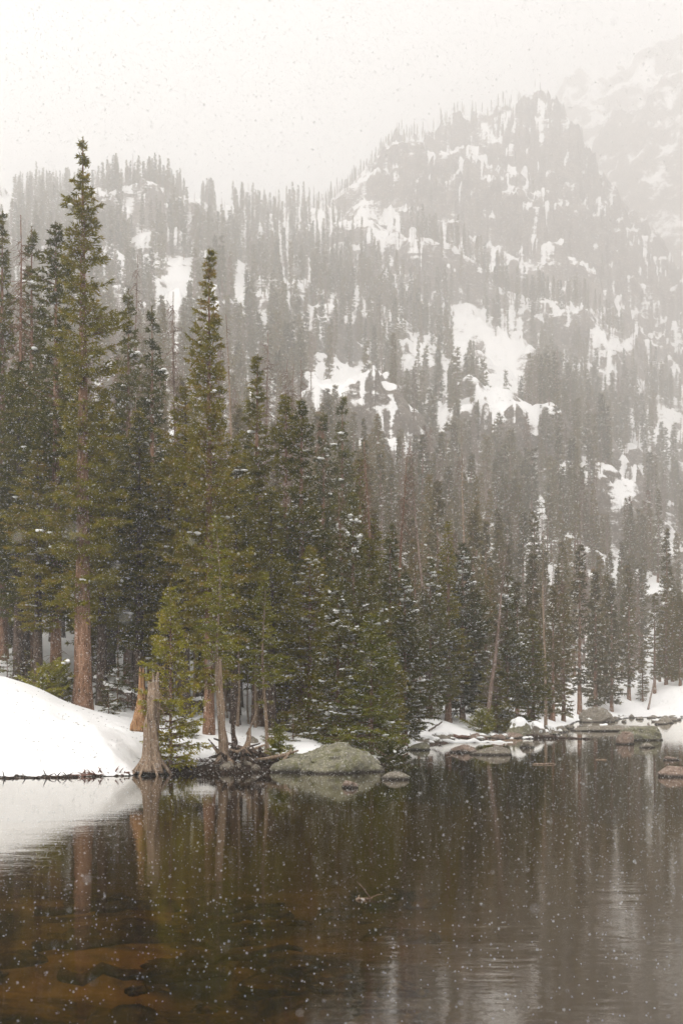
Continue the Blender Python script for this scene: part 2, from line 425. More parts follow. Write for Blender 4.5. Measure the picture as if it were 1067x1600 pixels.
NX = np.array(sorted(NZ)); NA = np.array([NZ[k] for k in sorted(NZ)])

def refine(X0, A, x0=-900, x1=2600, st=5, w=9):
    xf = np.arange(x0, x1 + st, st)
    B = np.stack([np.interp(xf, X0, A[:, j]) for j in range(A.shape[1])], 1)
    k = np.hanning(2 * w + 1)[1:-1]; k /= k.sum(); h = len(k) // 2
    Bp = np.concatenate([np.repeat(B[:1], h, 0), B, np.repeat(B[-1:], h, 0)])
    return xf, np.stack([np.convolve(Bp[:, j], k, 'valid') for j in range(B.shape[1])], 1)
NX, NA = refine(NX, NA, w=7)
TX, TZ = refine(TX, TZ, w=6)

def bilin(X0, Y0, A, x, y, smooth=True):
    i = np.clip(np.searchsorted(X0, x) - 1, 0, len(X0) - 2); j = np.clip(np.searchsorted(Y0, y) - 1, 0, len(Y0) - 2)
    u = np.clip((x - X0[i]) / (X0[i + 1] - X0[i]), 0, 1); v = np.clip((y - Y0[j]) / (Y0[j + 1] - Y0[j]), 0, 1)
    if False: u = u * u * (3 - 2 * u)
    return (A[i, j] * (1 - u) + A[i + 1, j] * u) * (1 - v) + (A[i, j + 1] * (1 - u) + A[i + 1, j + 1] * u) * v

# rock outcrops and cliffs: (column, distance, half width m, height m)
CLIFFS = [(600, 470, 16, 8), (300, 300, 10, 7), (390, 310, 10, 6), (790, 285, 14, 13), (560, 250, 13, 9), (640, 245, 10, 8),
          (1000, 270, 16, 11), (990, 215, 10, 6), (450, 360, 14, 8), (710, 455, 22, 10), (280, 395, 14, 8), (930, 330, 14, 9),
          (180, 430, 16, 8), (840, 540, 26, 14), (690, 545, 18, 10), (900, 440, 20, 10)]

DOLD = [60, 80, 110, 150, 200, 260, 330, 410, 500, 570, 640, 720, 800.]; DNEW = list(TY)
def shore(px): return np.interp(px, SX, SY) + 0.35 * noise3(np.asarray(px) / 38.0, 3.3) * sstep(180, 320, px)

_spx = np.concatenate([np.arange(-900, 600, 30), np.arange(600, 1100, 8), np.arange(1100, 2601, 60)]).astype(float)
_sy = shore(_spx); _S = np.stack([(_spx - CX) / F * _sy, _sy], 1)
def shore_dist(X, Y):
    sh = X.shape; P = np.stack([X.ravel(), Y.ravel()], 1); best = np.full(len(P), 1e9)
    near = np.where((P[:, 1] < 240))[0]; Q = P[near]; bb = best[near]
    for a_, b_ in zip(_S[:-1], _S[1:]):
        d = b_ - a_; t = np.clip(((Q - a_) @ d) / (d @ d), 0, 1)
        e = Q - a_ - t[:, None] * d
        bb = np.minimum(bb, (e * e).sum(1))
    best[near] = bb
    return np.sqrt(best).reshape(sh)

def ground(X, Y, full=False):
    X = np.asarray(X, float); Y = np.asarray(Y, float)
    px = CX + F * X / np.maximum(Y, 20)
    Ys = shore(px); t = Y - Ys; dd = shore_dist(np.atleast_1d(X), np.atleast_1d(Y)).reshape(X.shape); t = np.where(t > 0, np.minimum(t, dd * 1.1), t)
    zt = bilin(TX, TY, TZ, px, Y)
    zn = bilin(NX, NT, NA, px, np.clip(t, 0, 13))
    k = sstep(8, 22, t)
    # towards the far shore the table rows below the waterline are lifted to the bank
    z = zn * (1 - k) + np.maximum(zt, zn) * k
    z = np.where(t < 0, np.maximum(-1.7, t * 0.22), z)
    land = sstep(0, 2, t)
    z = z + sstep(0, .5, t) * (1 - sstep(2, 4.5, t)) * (fbm(X / .8, Y / .45, 0, 3, 15) * .05 + fbm(X / 3., t / 1.2, 0, 2, 16) * .09) * (1 - sstep(60, 90, Y))
    mound = 1 - sstep(150, 300, px) * 1.0
    nearz = (1 - sstep(60, 90, Y))
    z = z + land * fbm(X / 3.1, Y / 3.1, 0, 3, 5) * 0.12 * (1 - mound * nearz * 0.92)
    z = z + land * fbm(X / 14.0, Y / 14.0, 0, 3, 8) * np.interp(Y, [60, 100, 180, 400], [0.0, 0.6, 1.8, 4.0])
    far = sstep(120, 250, Y)
    z = z + far * fbm(X / 45.0, Y / 45.0, 0, 4, 12) * np.interp(Y, [110, 250, 600, 1200], [0.5, 3, 7.0, 9.0])
    # ledges: terraced steps, strongest on the crag and in patches of the slope
    crag = sstep(720, 840, Y) * sstep(540, 610, px)
    patch = sstep(0.05, 0.35, fbm(X / 60.0, Y / 60.0, 0, 3, 21)) * sstep(160, 260, Y) * 0.75
    mk = np.maximum(crag * 0.9, patch)
    step = np.interp(Y, [170, 780, 1000], [8, 16, 25])
    q = z / step + 0.9 * fbm(X / 30.0, Y / 30.0, 0, 4, 31)
    fr = q - np.floor(q)
    z = z + mk * step * (sstep(0.55, 0.95, fr) - fr) * 0.85
    for cx, cy, w, h in CLIFFS:
        cy = float(np.interp(cy, DOLD, DNEW)); w *= 1.4; h *= 1.35
        x0 = (cx - CX) / F * cy
        e = Y - cy - 5 * fbm(X / 9.0, cx, 0, 3, 41)
        b = sstep(0, h * 0.28, e) * (1 - sstep(20, 90, e)) * np.exp(-((X - x0) / w) ** 4)
        z = z + b * h
        mk = np.maximum(mk, b * .9)
    rough = far * (0.25 + 0.75 * mk)
    rg = 1 - np.abs(fbm(X / 11.0, Y / 11.0, z / 11.0, 4, 51))
    z = z + rough * (rg - 0.6) * np.interp(Y, [110, 450, 950], [0.8, 3.2, 7.5])
    if full: return z, px, t, mk
    return z

def grid_faces(nx, ny):
    i = np.arange(nx - 1)[:, None] * ny; j = np.arange(ny - 1)[None, :]
    return np.stack([i + j, i + ny + j, i + ny + j + 1, i + j + 1], -1).reshape(-1, 4)

pxs = np.concatenate([np.linspace(-1500, -260, 30, endpoint=False), np.linspace(-260, -40, 30, endpoint=False), np.linspace(-40, 1110, 440, endpoint=False),
                      np.linspace(1110, 1330, 40, endpoint=False), np.linspace(1330, 2600, 40)])
ys = np.concatenate([np.arange(41, 62, 0.16), np.arange(62, 90, 0.4), np.arange(90, 160, 0.9), np.exp(np.linspace(math.log(160), math.log(1250), 290))])
PX, YY = np.meshgrid(pxs, ys, indexing='ij')
XX = (PX - CX) / F * YY
ZZ, gp, gt, gmk = ground(XX, YY, True)
me = mesh_np('hillside', np.stack([XX, YY, ZZ], -1).reshape(-1, 3), grid_faces(*PX.shape), (M_ter,))
hillside = tag(ob('hillside', me), 'steep snowy mountainside with ledges and cliffs rising behind the lake', 'terrain', kind='structure')
nrm = np.zeros(len(me.vertices) * 3, np.float32); me.vertices.foreach_get('normal', nrm)
nzv = nrm.reshape(-1, 3)[:, 2].reshape(PX.shape)
rock_at = (1 - nzv) * 1.75 - 0.1
rock_at = np.where(YY < 120, -1, np.minimum(rock_at, .60))
crag_at = sstep(760, 860, YY) * sstep(560, 600, PX)
rock_at = np.minimum(rock_at + crag_at * .17, .60 + .1 * crag_at)
row_ = HOR - (ZZ - CAMZ) / YY * F
field = np.zeros_like(rock_at)
OPEN = [(790, 560, 52, 44), (735, 500, 30, 26), (272, 462, 34, 42), (545, 592, 45, 22), (600, 655, 28, 18), (1010, 480, 22, 34), (975, 765, 34, 30), (1020, 990, 22, 55),
        (720, 520, 18, 60), (960, 540, 30, 14), (5, 310, 22, 26), (410, 500, 14, 30), (225, 380, 18, 22), (375, 450, 14, 24), (845, 800, 10, 26), (1045, 840, 16, 26),
        (690, 655, 14, 30), (585, 330, 50, 22), (960, 870, 12, 30), (1045, 660, 24, 24), (640, 560, 14, 16), (500, 600, 20, 14), (757, 215, 24, 26), (690, 212, 30, 10),
        (930, 530, 16, 30), (640, 700, 10, 26), (560, 690, 14, 22), (300, 300, 20, 12), (350, 310, 18, 14)]
for cx, cy_, w, h in OPEN:
    field = np.maximum(field, 1 - sstep(.45, 1.0, np.sqrt(((PX - cx) / w) ** 2 + ((row_ - cy_) / h) ** 2) + .3 * fbm(XX / 9, YY / 9, 0, 3, 99)))
rock_at = np.where(YY > 160, rock_at - .22 * field, rock_at)
a = me.attributes.new('rock', 'FLOAT', 'POINT'); a.data.foreach_set('value', rock_at.astype(np.float32).ravel())
soil = (1 - sstep(0.12, 0.42, ZZ)) * sstep(215, 245, PX) * (1 - sstep(600, 640, PX)) * 0.9
soil = np.maximum(soil, (1 - sstep(0.05, 0.16, ZZ)) * 0.6 * sstep(600, 640, PX))
soil = np.maximum(soil, np.where(ZZ < 0.02, 1.0, 0))
soil = np.maximum(soil, (1 - sstep(0.02, 0.07, ZZ)) * 0.55)
a = me.attributes.new('soil', 'FLOAT', 'POINT'); a.data.foreach_set('value', soil.astype(np.float32).ravel())

# the lake bed in front, rising into low banks beside and behind the camera
bx = np.linspace(-130, 130, 220); by = np.linspace(-70, 47, 190)
BX, BY = np.meshgrid(bx, by, indexing='ij')
BZ = -0.75 - 0.25 * sstep(15, 40, BY) - 0.5 * sstep(0, 10, BX) + 0.22 * fbm(BX / 1.7, BY / 1.1, 0, 4, 61) + 0.15 * fbm(BX / 6.0, BY / 4.0, 0, 2, 66)
BZ = BZ + 3.5 * sstep(75, 125, np.abs(BX)) + 3.5 * sstep(25, 65, -BY)
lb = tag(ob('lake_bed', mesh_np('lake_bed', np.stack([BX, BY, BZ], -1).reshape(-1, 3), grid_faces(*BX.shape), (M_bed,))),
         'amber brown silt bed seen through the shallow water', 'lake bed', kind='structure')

# water surface
wx = np.linspace(-420, 420, 40); wy = np.linspace(-75, 160, 30)
WX, WY = np.meshgrid(wx, wy, indexing='ij')
water = tag(ob('lake_water', mesh_np('lake_water', np.stack([WX, WY, WX * 0], -1).reshape(-1, 3), grid_faces(*WX.shape), (M_water,))),
            'still dark lake water mirroring the forest and the snow bank', 'lake', kind='structure')

# two farther mountains, fading into the snowfall
def mountain(name, prof, Y0, depth, seed, label, rockbias):
    xs_ = np.linspace(prof[0][0], prof[-1][0], 240); k = np.linspace(0, 1, 130)
    A, K = np.meshgrid(xs_, k, indexing='ij')
    top = np.interp(A, [q[0] for q in prof], [q[1] for q in prof])
    Yd = Y0 - depth * (1 - K) * 1.0
    ztop = CAMZ + (HOR - top) / F * Y0
    z = ztop * (0.15 + 0.85 * np.where(K < .85, K / .85, 1 - (K - .85) * 1.2) ** 0.95)
    Yv = Y0 - depth * 0.85 + depth * K
    X = (A - CX) / F * Y0
    z = z + (fbm(X / 70, Yv / 70, 0, 5, seed) * 22 + (0.5 - np.abs(fbm(X / 28, Yv / 28, 0, 5, seed + 5))) * 18) * sstep(0, 0.3, K)
    me = mesh_np(name, np.stack([X, Yv, z], -1).reshape(-1, 3), grid_faces(*A.shape), (M_mount,))
    nr = np.zeros(len(me.vertices) * 3, np.float32); me.vertices.foreach_get('normal', nr)
    r = np.minimum((1 - nr.reshape(-1, 3)[:, 2]) * 1.3 + rockbias + fbm(X / 60, Yv / 60, 0, 4, seed + 9).ravel() * 0.22, .52)
    a = me.attributes.new('rock', 'FLOAT', 'POINT'); a.data.foreach_set('value', r.astype(np.float32))
    a = me.attributes.new('soil', 'FLOAT', 'POINT'); a.data.foreach_set('value', np.zeros(len(r), np.float32))
    return tag(ob(name, me), label, 'mountain', kind='structure')
mountain('mountain_ridge', [(600, 700), (860, 420), (940, 235), (985, 185), (1030, 165), (1067, 150), (1250, 130), (1700, 260), (2300, 500)], 1380, 400, 71,
         'darker rocky ridge behind the crag at the right edge', 0.14)
mountain('mountain_peak', [(300, 700), (700, 330), (840, 150), (870, 120), (905, 108), (940, 110), (990, 85), (1020, 80), (1067, 84), (1300, 70), (1800, 250), (2500, 500)], 1700, 450, 81,
         'snow covered peak almost lost in the snowfall at the upper right', -0.06)

# ------------------------------------------------------------------ trees
def blades(P, D, L, Wd, rg):
    """one pointed triangle per needle tuft at P along D"""
    n_ = len(P)
    r = rg.normal(size=(n_, 3)); s = np.cross(D, r); s /= np.linalg.norm(s, axis=1)[:, None] + 1e-9
    s *= (Wd / 2)[:, None]
    v = np.stack([P - s, P + s, P + D * L[:, None]], 1).reshape(-1, 3)
    return v, np.arange(n_ * 3).reshape(-1, 3)

def make_tree_meshes(name, seed, H, R, zb, prof, dz=0.36, nb=6, dt=0.13, bl=0.2, bw=0.06, per=4, ragged=0.3, slope=(-0.35, 0.45),
                     needles=None, bark=None, snow=0, trunk_r=None, lean=0.0, gaps=0.0, crooked=0.0, sides=9, dead_low=True, limb=True, inner=0):
    rg = np.random.default_rng(seed)
    zs_ = np.linspace(-0.6, H, 14)
    off = lambda z: np.stack([lean * z / H * z * 0.5 + crooked * np.sin(z * 0.9 + seed), crooked * np.cos(z * 0.7 + seed * 2), 0 * z], -1)
    r0 = trunk_r or H * 0.0135
    path = off(np.maximum(zs_, 0)) + np.stack([zs_ * 0, zs_ * 0, zs_], -1)
    rad = r0 * np.clip(1 - zs_ / H, 0.02, 1) ** 0.85 * (1 + 0.45 * np.exp(-np.maximum(zs_, 0) * 2.2 / max(r0 * 4, .3)))
    trunk = Geo(); trunk.add(*tube(path, rad, sides, seed=seed, rough=0.08))
    crown = Geo(); sn = Geo()
    azb = rg.uniform(0, 6.28, 5)
    z = zb
    P_, D_, L_, W_ = [], [], [], []
    snowpts = []
    clump = rg.uniform(0, 100)
    while z < H - 0.15:
        s = (z - zb) / (H - zb)
        L0 = R * np.interp(s, *prof)
        cl = 1 + ragged * 0.9 * float(noise3(s * 11 + clump, 0.5, 0, seed))
        if not (gaps and rg.uniform() < gaps * (1 - 0.3 * s)):
            m_ = max(3, int(round(nb * (0.6 + 0.5 * (1 - s)))))
            for k in range(m_):
                az = rg.uniform(0, 6.28)
                L = L0 * cl * rg.uniform(1 - ragged, 1 + ragged * 0.45) * (1 + 0.25 * math.sin(az * 1 + azb[0] + s * 5))
                if L < 0.08: L = 0.08
                sl = np.interp(s, [0, 1], slope) + rg.normal() * 0.12
                c = off(np.array([z]))[0]
                d = np.array([math.cos(az), math.sin(az), 0])
                pt = lambda t: c + d * (L * t)[:, None] + np.array([0, 0, 1.]) * (z + L * t * sl + 0.18 * L * t * t)[:, None]
                if limb and L > 0.3:
                    tt = np.array([0, .5, .92]); q = pt(tt)
                    trunk.add(*tube(q, np.array([.022, .014, .005]) * (0.6 + L * 0.5), 3))
                if L > 0.25: snowpts.append((pt(rg.uniform(.35, .75) + np.arange(4) * rg.uniform(.04, .13)), L))
                nt = max(2, int(L / dt))
                t = rg.uniform(0.0, 1.0, nt * 2) ** 0.7
                base = pt(t)
                side = np.where(np.arange(nt * 2) % 2 == 0, 1, -1) * rg.uniform(0.5, 1.15, nt * 2)
                a2 = az + side
                lt = np.minimum(0.55, 0.5 * L) * (1.12 - t) * rg.uniform(0.6, 1.3, nt * 2) + 0.07
                td = np.stack([np.cos(a2), np.sin(a2), rg.normal(size=nt * 2) * 0.22 + sl * 0.5 - 0.12], -1)
                td /= np.linalg.norm(td, axis=1)[:, None]
                # tufts along each twig, and along the branch
                f = rg.uniform(0, 1, (nt * 2, per))
                pp = (base[:, None, :] + td[:, None, :] * (lt[:, None] * f)[..., None]).reshape(-1, 3)
                dd = np.repeat(td, per, 0) + rg.normal(size=(nt * 2 * per, 3)) * 0.5
                tb = rg.uniform(0.15, 1, nt * 2); pb = pt(tb); db = d[None, :] + rg.normal(size=(nt * 2, 3)) * 0.5 + np.array([0, 0, sl])
                pp = np.concatenate([pp, pb]); dd = np.concatenate([dd, db]); dd /= np.linalg.norm(dd, axis=1)[:, None]
                P_.append(pp); D_.append(dd)
                L_.append(rg.uniform(0.6, 1.25, len(pp)) * bl); W_.append(rg.uniform(0.7, 1.3, len(pp)) * bw)
        if inner:
            ni = int(inner * max(0, 1 - s * 1.35)) + 1; ai = rg.uniform(0, 6.28, ni); ri = rg.uniform(r0 * (1 - s) * .9, max(.2, L0 * .55), ni)
            c = off(np.array([z]))[0]; dr = np.stack([np.cos(ai), np.sin(ai), ai * 0], -1)
            P_.append(c + dr * ri[:, None] + np.stack([ai * 0, ai * 0, z + rg.uniform(-.5, .5, ni) * dz * 1.6], -1))
            dd = dr + rg.normal(size=(ni, 3)) * .6; D_.append(dd / np.linalg.norm(dd, axis=1)[:, None])
            L_.append(rg.uniform(.7, 1.3, ni) * bl); W_.append(rg.uniform(.8, 1.4, ni) * bw)
        z += dz * rg.uniform(0.7, 1.3) * (1 - 0.35 * s)
    # leader
    nl = 70 if bw < .1 else 12; zt = rg.uniform(H - 0.9, H, nl); c = off(zt); ff = np.clip((H - zt) / .9, .12, 1)
    P_.append(c + np.stack([zt * 0, zt * 0, zt], -1)); dd = rg.normal(size=(nl, 3)) * 0.7 + np.array([0, 0, 0.6]); D_.append(dd / np.linalg.norm(dd, axis=1)[:, None])
    L_.append(np.minimum(bl, .35) * (.5 + .6 * ff)); W_.append(np.minimum(bw, .12) * (.5 + .5 * ff))
    crown.add(*blades(np.concatenate(P_), np.concatenate(D_), np.concatenate(L_), np.concatenate(W_), rg))
    # dead stubs under the crown
    if dead_low:
        for i in range(int(zb * 3.0)):
            zz = rg.uniform(0.12 * zb, zb * 1.2); az = rg.uniform(0, 6.28); L = rg.uniform(0.2, 0.7) * min(1, R)
            c = off(np.array([zz]))[0]; d = np.array([math.cos(az), math.sin(az), rg.uniform(-.5, .1)])
            q = np.stack([c + np.array([0, 0, zz]), c + np.array([0, 0, zz]) + d * L * .6, c + np.array([0, 0, zz]) + d * L + np.array([0, 0, -.08])])
            trunk.add(*tube(q, [.014, .009, .004], 3))
    res = {'trunk': trunk.mesh(name + '_trunk', (bark or M_bark,)), 'crown': crown.mesh(name + '_crown', (needles or M_need,), False), 'H': H}
    if snow:
        iv, if_ = ico(1)
        idx = rg.choice(len(snowpts), min(snow, len(snowpts)), replace=False)
        for i in idx:
            pnt, L = snowpts[i]
            big = rg.uniform(.5, 1.3)
            for q in range(rg.integers(2, 5)):
                sc_ = rg.uniform(0.04, 0.10) * big * np.array([rg.uniform(.8, 1.7), rg.uniform(.8, 1.7), rg.uniform(.45, .8)])
                v = iv * sc_ * (1 + 0.3 * rg.normal(size=(len(iv), 1)) * 0.5) + pnt[q] + np.array([rg.normal() * .06, rg.normal() * .06, rg.uniform(0.0, .05)])
                sn.add(v, if_)
        res['snow'] = sn.mesh(name + '_snow', (M_snow,))
    return res

P_HERO = ([0, .06, .2, .5, .66, .85, 1], [.55, 1.0, 1.1, 1.05, .72, .45, .05])
P_COL = ([0, .05, .35, .7, .88, 1], [.45, .8, 1, .62, .36, .05])
P_CONE = ([0, .08, .3, 1], [.6, .95, 1, .04])
P_BROAD = ([0, .05, .25, .6, 1], [.8, 1, .95, .6, .05])
P_SPIRE = ([0, .1, .4, .8, 1], [.5, .9, .85, .4, .04])
print('protos')
KIND = {}
def K(key, *a, **k): KIND[key] = make_tree_meshes(key, *a, **k)
K('tall_a', 11, 21.0, 1.2, 3.3, P_HERO, dz=.36, nb=8, dt=.10, per=5, inner=70, ragged=.5, gaps=.16, bl=.17, bw=.06, trunk_r=.33, snow=25, sides=14)
K('tall_b', 12, 18.0, 1.12, 1.9, P_HERO, dz=.35, nb=8, dt=.10, per=5, inner=35, ragged=.5, gaps=.18, bl=.17, bw=.06, trunk_r=.2, snow=18, sides=12)
K('mid_a', 13, 17.0, 1.25, 2.2, P_CONE, inner=35, dz=.34, nb=7, dt=.12, per=4, ragged=.3, bl=.2, bw=.07, snow=30)
K('mid_b', 14, 17.0, 1.35, 3.0, P_COL, inner=35, dz=.36, nb=7, dt=.12, per=4, ragged=.4, gaps=.06, bl=.2, bw=.07, snow=22)
K('mid_c', 15, 16.0, 1.3, 1.6, P_SPIRE, inner=35, dz=.34, nb=6, dt=.12, per=4, ragged=.35, gaps=.05, bl=.2, bw=.07, snow=38, needles=M_need_cool)
K('stand_a', 26, 17.0, 1.3, 4.6, P_HERO, dz=.36, nb=7, dt=.12, per=4, ragged=.35, bl=.2, bw=.07, inner=35, snow=14, bark=M_bark_dark)  # shade on the trunks of both stand kinds is put into the dark bark
K('stand_b', 27, 16.0, 1.2, 3.6, P_COL, dz=.36, nb=7, dt=.12, per=4, ragged=.4, bl=.2, bw=.07, inner=35, snow=14, bark=M_bark_dark)
K('fir_full', 16, 9.0, 1.75, .5, P_BROAD, dz=.24, nb=8, dt=.11, per=4, ragged=.25, bl=.15, bw=.055, snow=130, needles=M_need, dead_low=False)
K('fir_bright', 17, 8.0, 1.6, .5, P_BROAD, dz=.24, nb=8, dt=.10, per=4, ragged=.3, bl=.15, bw=.05, snow=35, needles=M_need_bright, dead_low=False)
K('fir_snowy', 18, 11.0, 1.8, .7, P_CONE, dz=.28, nb=8, dt=.12, per=4, ragged=.3, bl=.18, bw=.06, snow=130, needles=M_need_cool, dead_low=False)
K('young', 19, 6.0, .95, .25, P_CONE, dz=.2, nb=7, dt=.09, per=4, ragged=.25, bl=.11, bw=.04, snow=0, needles=M_need_bright, slope=(-.15, .5), trunk_r=.06, dead_low=False)
K('slender', 20, 10.0, .8, 3.0, P_SPIRE, dz=.26, nb=5, dt=.1, per=4, ragged=.4, bl=.13, bw=.045, gaps=.08, snow=0, needles=M_need_bright, bark=M_bark_pale, trunk_r=.085, crooked=.07)
K('sapling', 21, 2.6, .65, .15, P_CONE, dz=.2, nb=5, dt=.08, per=3, ragged=.35, bl=.1, bw=.035, snow=12, needles=M_need_cool, trunk_r=.03, gaps=.1, dead_low=False)
K('hazy_a', 22, 14.0, 1.2, 1.2, P_CONE, dz=.42, nb=6, dt=.24, per=3, ragged=.35, bl=.34, bw=.12, snow=40, needles=M_need_far, limb=False, sides=6)
K('hazy_b', 23, 14.0, .95, 2.2, P_COL, dz=.42, nb=5, dt=.24, per=3, ragged=.45, bl=.34, bw=.12, gaps=.08, snow=25, needles=M_need_far, limb=False, sides=6)
K('hazy_c', 24, 14.0, .85, 1.6, P_SPIRE, dz=.42, nb=6, dt=.22, per=3, ragged=.3, bl=.32, bw=.11, snow=50, needles=M_need_far, limb=False, sides=6)
K('hazy_red', 25, 12.0, 1.0, 1.8, P_SPIRE, dz=.42, nb=5, dt=.26, per=2, ragged=.5, bl=.3, bw=.08, gaps=.1, snow=10, needles=M_need_red, bark=M_bark_dead, sides=6)
for i_, (pr, R_, zb_) in enumerate([(P_CONE, 1.0, .8), (P_COL, .85, 1.8), (P_SPIRE, .8, 1.0), (P_SPIRE, .62, 2.5), (P_COL, .95, .6)]):
    K('far_%d' % i_, 40 + i_, 13.0, R_, zb_, pr, dz=.75, nb=5, dt=.55, per=2, ragged=.45, bl=.7, bw=.24, needles=M_need_far, limb=False, sides=4, dead_low=False, gaps=.06)

def make_dead(name, seed, H, r0, nst, bark, lean=0.0, twigs=False, blen=0.8):
    rg = np.random.default_rng(seed)
    zs_ = np.linspace(-.5, H, 16)
    cx = lean * (np.maximum(zs_, 0) / H) ** 1.5 * H * .1 + 0.06 * np.sin(zs_ * .5 + seed)
    path = np.stack([cx, 0.05 * np.cos(zs_ * .6), zs_], -1)
    rad = r0 * np.clip(1 - zs_ / H, .06, 1) ** .8 * (1 + .4 * np.exp(-np.maximum(zs_, 0) * 2))
    g = Geo(); g.add(*tube(path, rad, 8, seed=seed, rough=.1))
    b = Geo()
    for i in range(nst):
        z = rg.uniform(.18, .97) * H; az = rg.uniform(0, 6.28); L = rg.uniform(.25, 1) * blen * (1.1 - z / H * .75)
        c = np.array([np.interp(z, zs_, cx), 0, z]); d = np.array([math.cos(az), math.sin(az), rg.uniform(-.6, .15)])
        e = c + d * L
        b.add(*tube(np.stack([c, c + d * L * .5 + np.array([0, 0, .03]), e + np.array([0, 0, -.1 * L])]), [.02, .012, .005], 3))
        if twigs:
            for q in range(5):
                t = rg.uniform(.3, 1); s_ = c + d * L * t; dd = rg.normal(size=3) * .3 + d * .3 + np.array([0, 0, -.15])
                b.add(*tube(np.stack([s_, s_ + dd * .5, s_ + dd * .5 + np.array([0, 0, -.08])]), [.008, .005, .003], 3))
    return {'trunk': g.mesh(name + '_trunk', (bark,)), 'branches': b.mesh(name + '_branches', (bark,)), 'H': H}
KIND['dead_a'] = make_dead('dead_a', 61, 14, .13, 130, M_bark_dead, .5, True, .75)
KIND['dead_b'] = make_dead('dead_b', 62, 14, .12, 80, M_bark_dead, -.4, True, .6)
KIND['dead_c'] = make_dead('dead_c', 63, 13, .11, 60, M_bark_pale, .2, False, .5)
KIND['dead_red'] = make_dead('dead_red', 64, 14, .15, 110, M_bark, .3, True, .6)

def plant(key, x, y_top, y_base, Y, label, group=None, wide=1.0, name='spruce_tree', cat='spruce tree', rot=None, lean=0.0, xb=None, z0=None, snow=True):
    """stand a tree of height given by its picture rows at distance Y on the ground"""
    X = (x - CX) / F * Y
    zg = float(ground(X, Y)) if z0 is None else z0
    ztop = CAMZ + (HOR - y_top) / F * Y
    h = ztop - zg
    k = KIND[key]; s = h / k['H']
    t = ob(name, None, loc=(X, Y, zg - 0.05))
    t.empty_display_size = 0.3
    t.rotation_euler = (0, lean, rng.uniform(0, 6.28) if rot is None else rot)
    ws = s ** 0.5 if s < 1 else s ** .7
    t.scale = (ws * wide, ws * wide, s)
    tag(t, label, cat, group)
    for part in ('trunk', 'crown', 'branches', 'snow'):
        if part in k and (part != 'snow' or snow):
            o = ob({'snow': 'branch_snow', 'branches': 'branch'}.get(part, part), k[part], t)
            if part in ('snow', 'branches'): o['kind'] = 'stuff'
    return t

# --- the individual trees of the near shore
G1 = 'tall spruces of the left stand'
plant('tall_a', 130, 213, 1110, 52.0, 'tallest spruce on the left, spiky top against the sky and thick brown trunk', G1, rot=2.0)
plant('mid_b', 88, 345, 1085, 56.0, 'tall spruce close behind the left of the tallest spruce, ragged top', G1)
plant('mid_c', 50, 352, 1060, 66.0, 'slim spruce between the leaning red snag and the tall pair', G1)
plant('mid_a', 4, 330, 1040, 66.0, 'snow flecked spruce cut by the left edge of the picture', G1)
plant('mid_c', 201, 450, 1075, 70.0, 'grey green spruce right of the tallest spruce with snow on its boughs', G1)
plant('mid_c', 238, 476, 1075, 67.0, 'narrow dark spruce midway between the two tallest spruces', G1)
plant('tall_b', 327, 388, 1155, 52.5, 'second tallest spruce with clumpy top, orange brown trunk foot in the snow', G1, rot=.6)
plant('mid_a', 402, 553, 1150, 62.0, 'dense pointed spruce right of the second tallest spruce', G1, wide=1.15)
plant('mid_b', 447, 614, 1150, 61.0, 'left one of two blunt topped spruces above the lichened boulder', G1, wide=1.0)
plant('mid_b', 471, 622, 1150, 60.0, 'right one of two blunt topped spruces above the lichened boulder', G1, wide=1.05)
plant('stand_a', 30, 560, 1060, 58.0, 'dark full spruce standing low at the left edge over the snow bank', G1, wide=1.2)
plant('stand_a', 160, 610, 1090, 57.0, 'full dark spruce partly behind the right of the tallest trunk', G1, wide=1.2)
plant('stand_b', 215, 640, 1090, 60.0, 'shaded full spruce behind the small bright fir', G1, wide=1.2)
plant('stand_a', 290, 600, 1100, 57.0, 'full spruce pressed against the left of the second tallest spruce', G1, wide=1.1)
plant('stand_b', 368, 690, 1120, 56.0, 'dark low crowned spruce right of the slender crooked spruce', G1, wide=1.1)
plant('stand_a', 60, 700, 1060, 55.0, 'dark spruce under the tall pair at the left', G1, wide=1.2)
plant('stand_b', 255, 720, 1100, 58.0, 'dark spruce between the two tallest trunks', G1, wide=1.2)
plant('stand_b', 424, 760, 1140, 55.0, 'dark spruce below the blunt topped pair', G1, wide=1.2)
plant('mid_c', 505, 640, 1140, 84.0, 'thin hazy spire right of the blunt topped pair', G1)
plant('mid_c', 535, 613, 1140, 88.0, 'taller thin hazy spire right of the blunt topped pair', G1)
plant('mid_a', 562, 715, 1140, 70.0, 'greyish spruce left of the tall bare reddish trunk', G1)
G2 = 'full firs along the shore'
plant('young', 267, 905, 1190, 46.9, 'small bright green young fir at the water edge beside the broken snag', G2, rot=1., wide=1.05)
plant('slender', 343, 800, 1195, 48.5, 'slender yellow green spruce with crooked pale bare trunk at the water', G2, lean=-.01, wide=1.1)
plant('slender', 414, 890, 1185, 50.0, 'slender spruce with thin pale trunk right of the crooked one', G2, lean=-.02, wide=1.1)
plant('fir_bright', 580, 955, 1185, 53.0, 'bright yellow green bushy fir above the right of the boulder', G2, wide=1.15)
plant('fir_full', 528, 900, 1180, 54.0, 'snow dotted full fir behind the lichened boulder', G2, wide=1.1)
plant('fir_full', 484, 850, 1160, 57.5, 'dark snow dotted fir left of the bushy bright fir', G2, wide=1.1)
plant('stand_b', 449, 890, 1160, 57.0, 'olive fir above the yellow bush', G2, wide=.95)
plant('fir_snowy', 632, 890, 1140, 66.0, 'fir with heavy snow on its branches right of the bright bushy fir', G2, wide=1.05)
plant('fir_snowy', 578, 905, 1150, 66.0, 'fir with a thick snow load at the foot of the bare reddish trunk', G2)
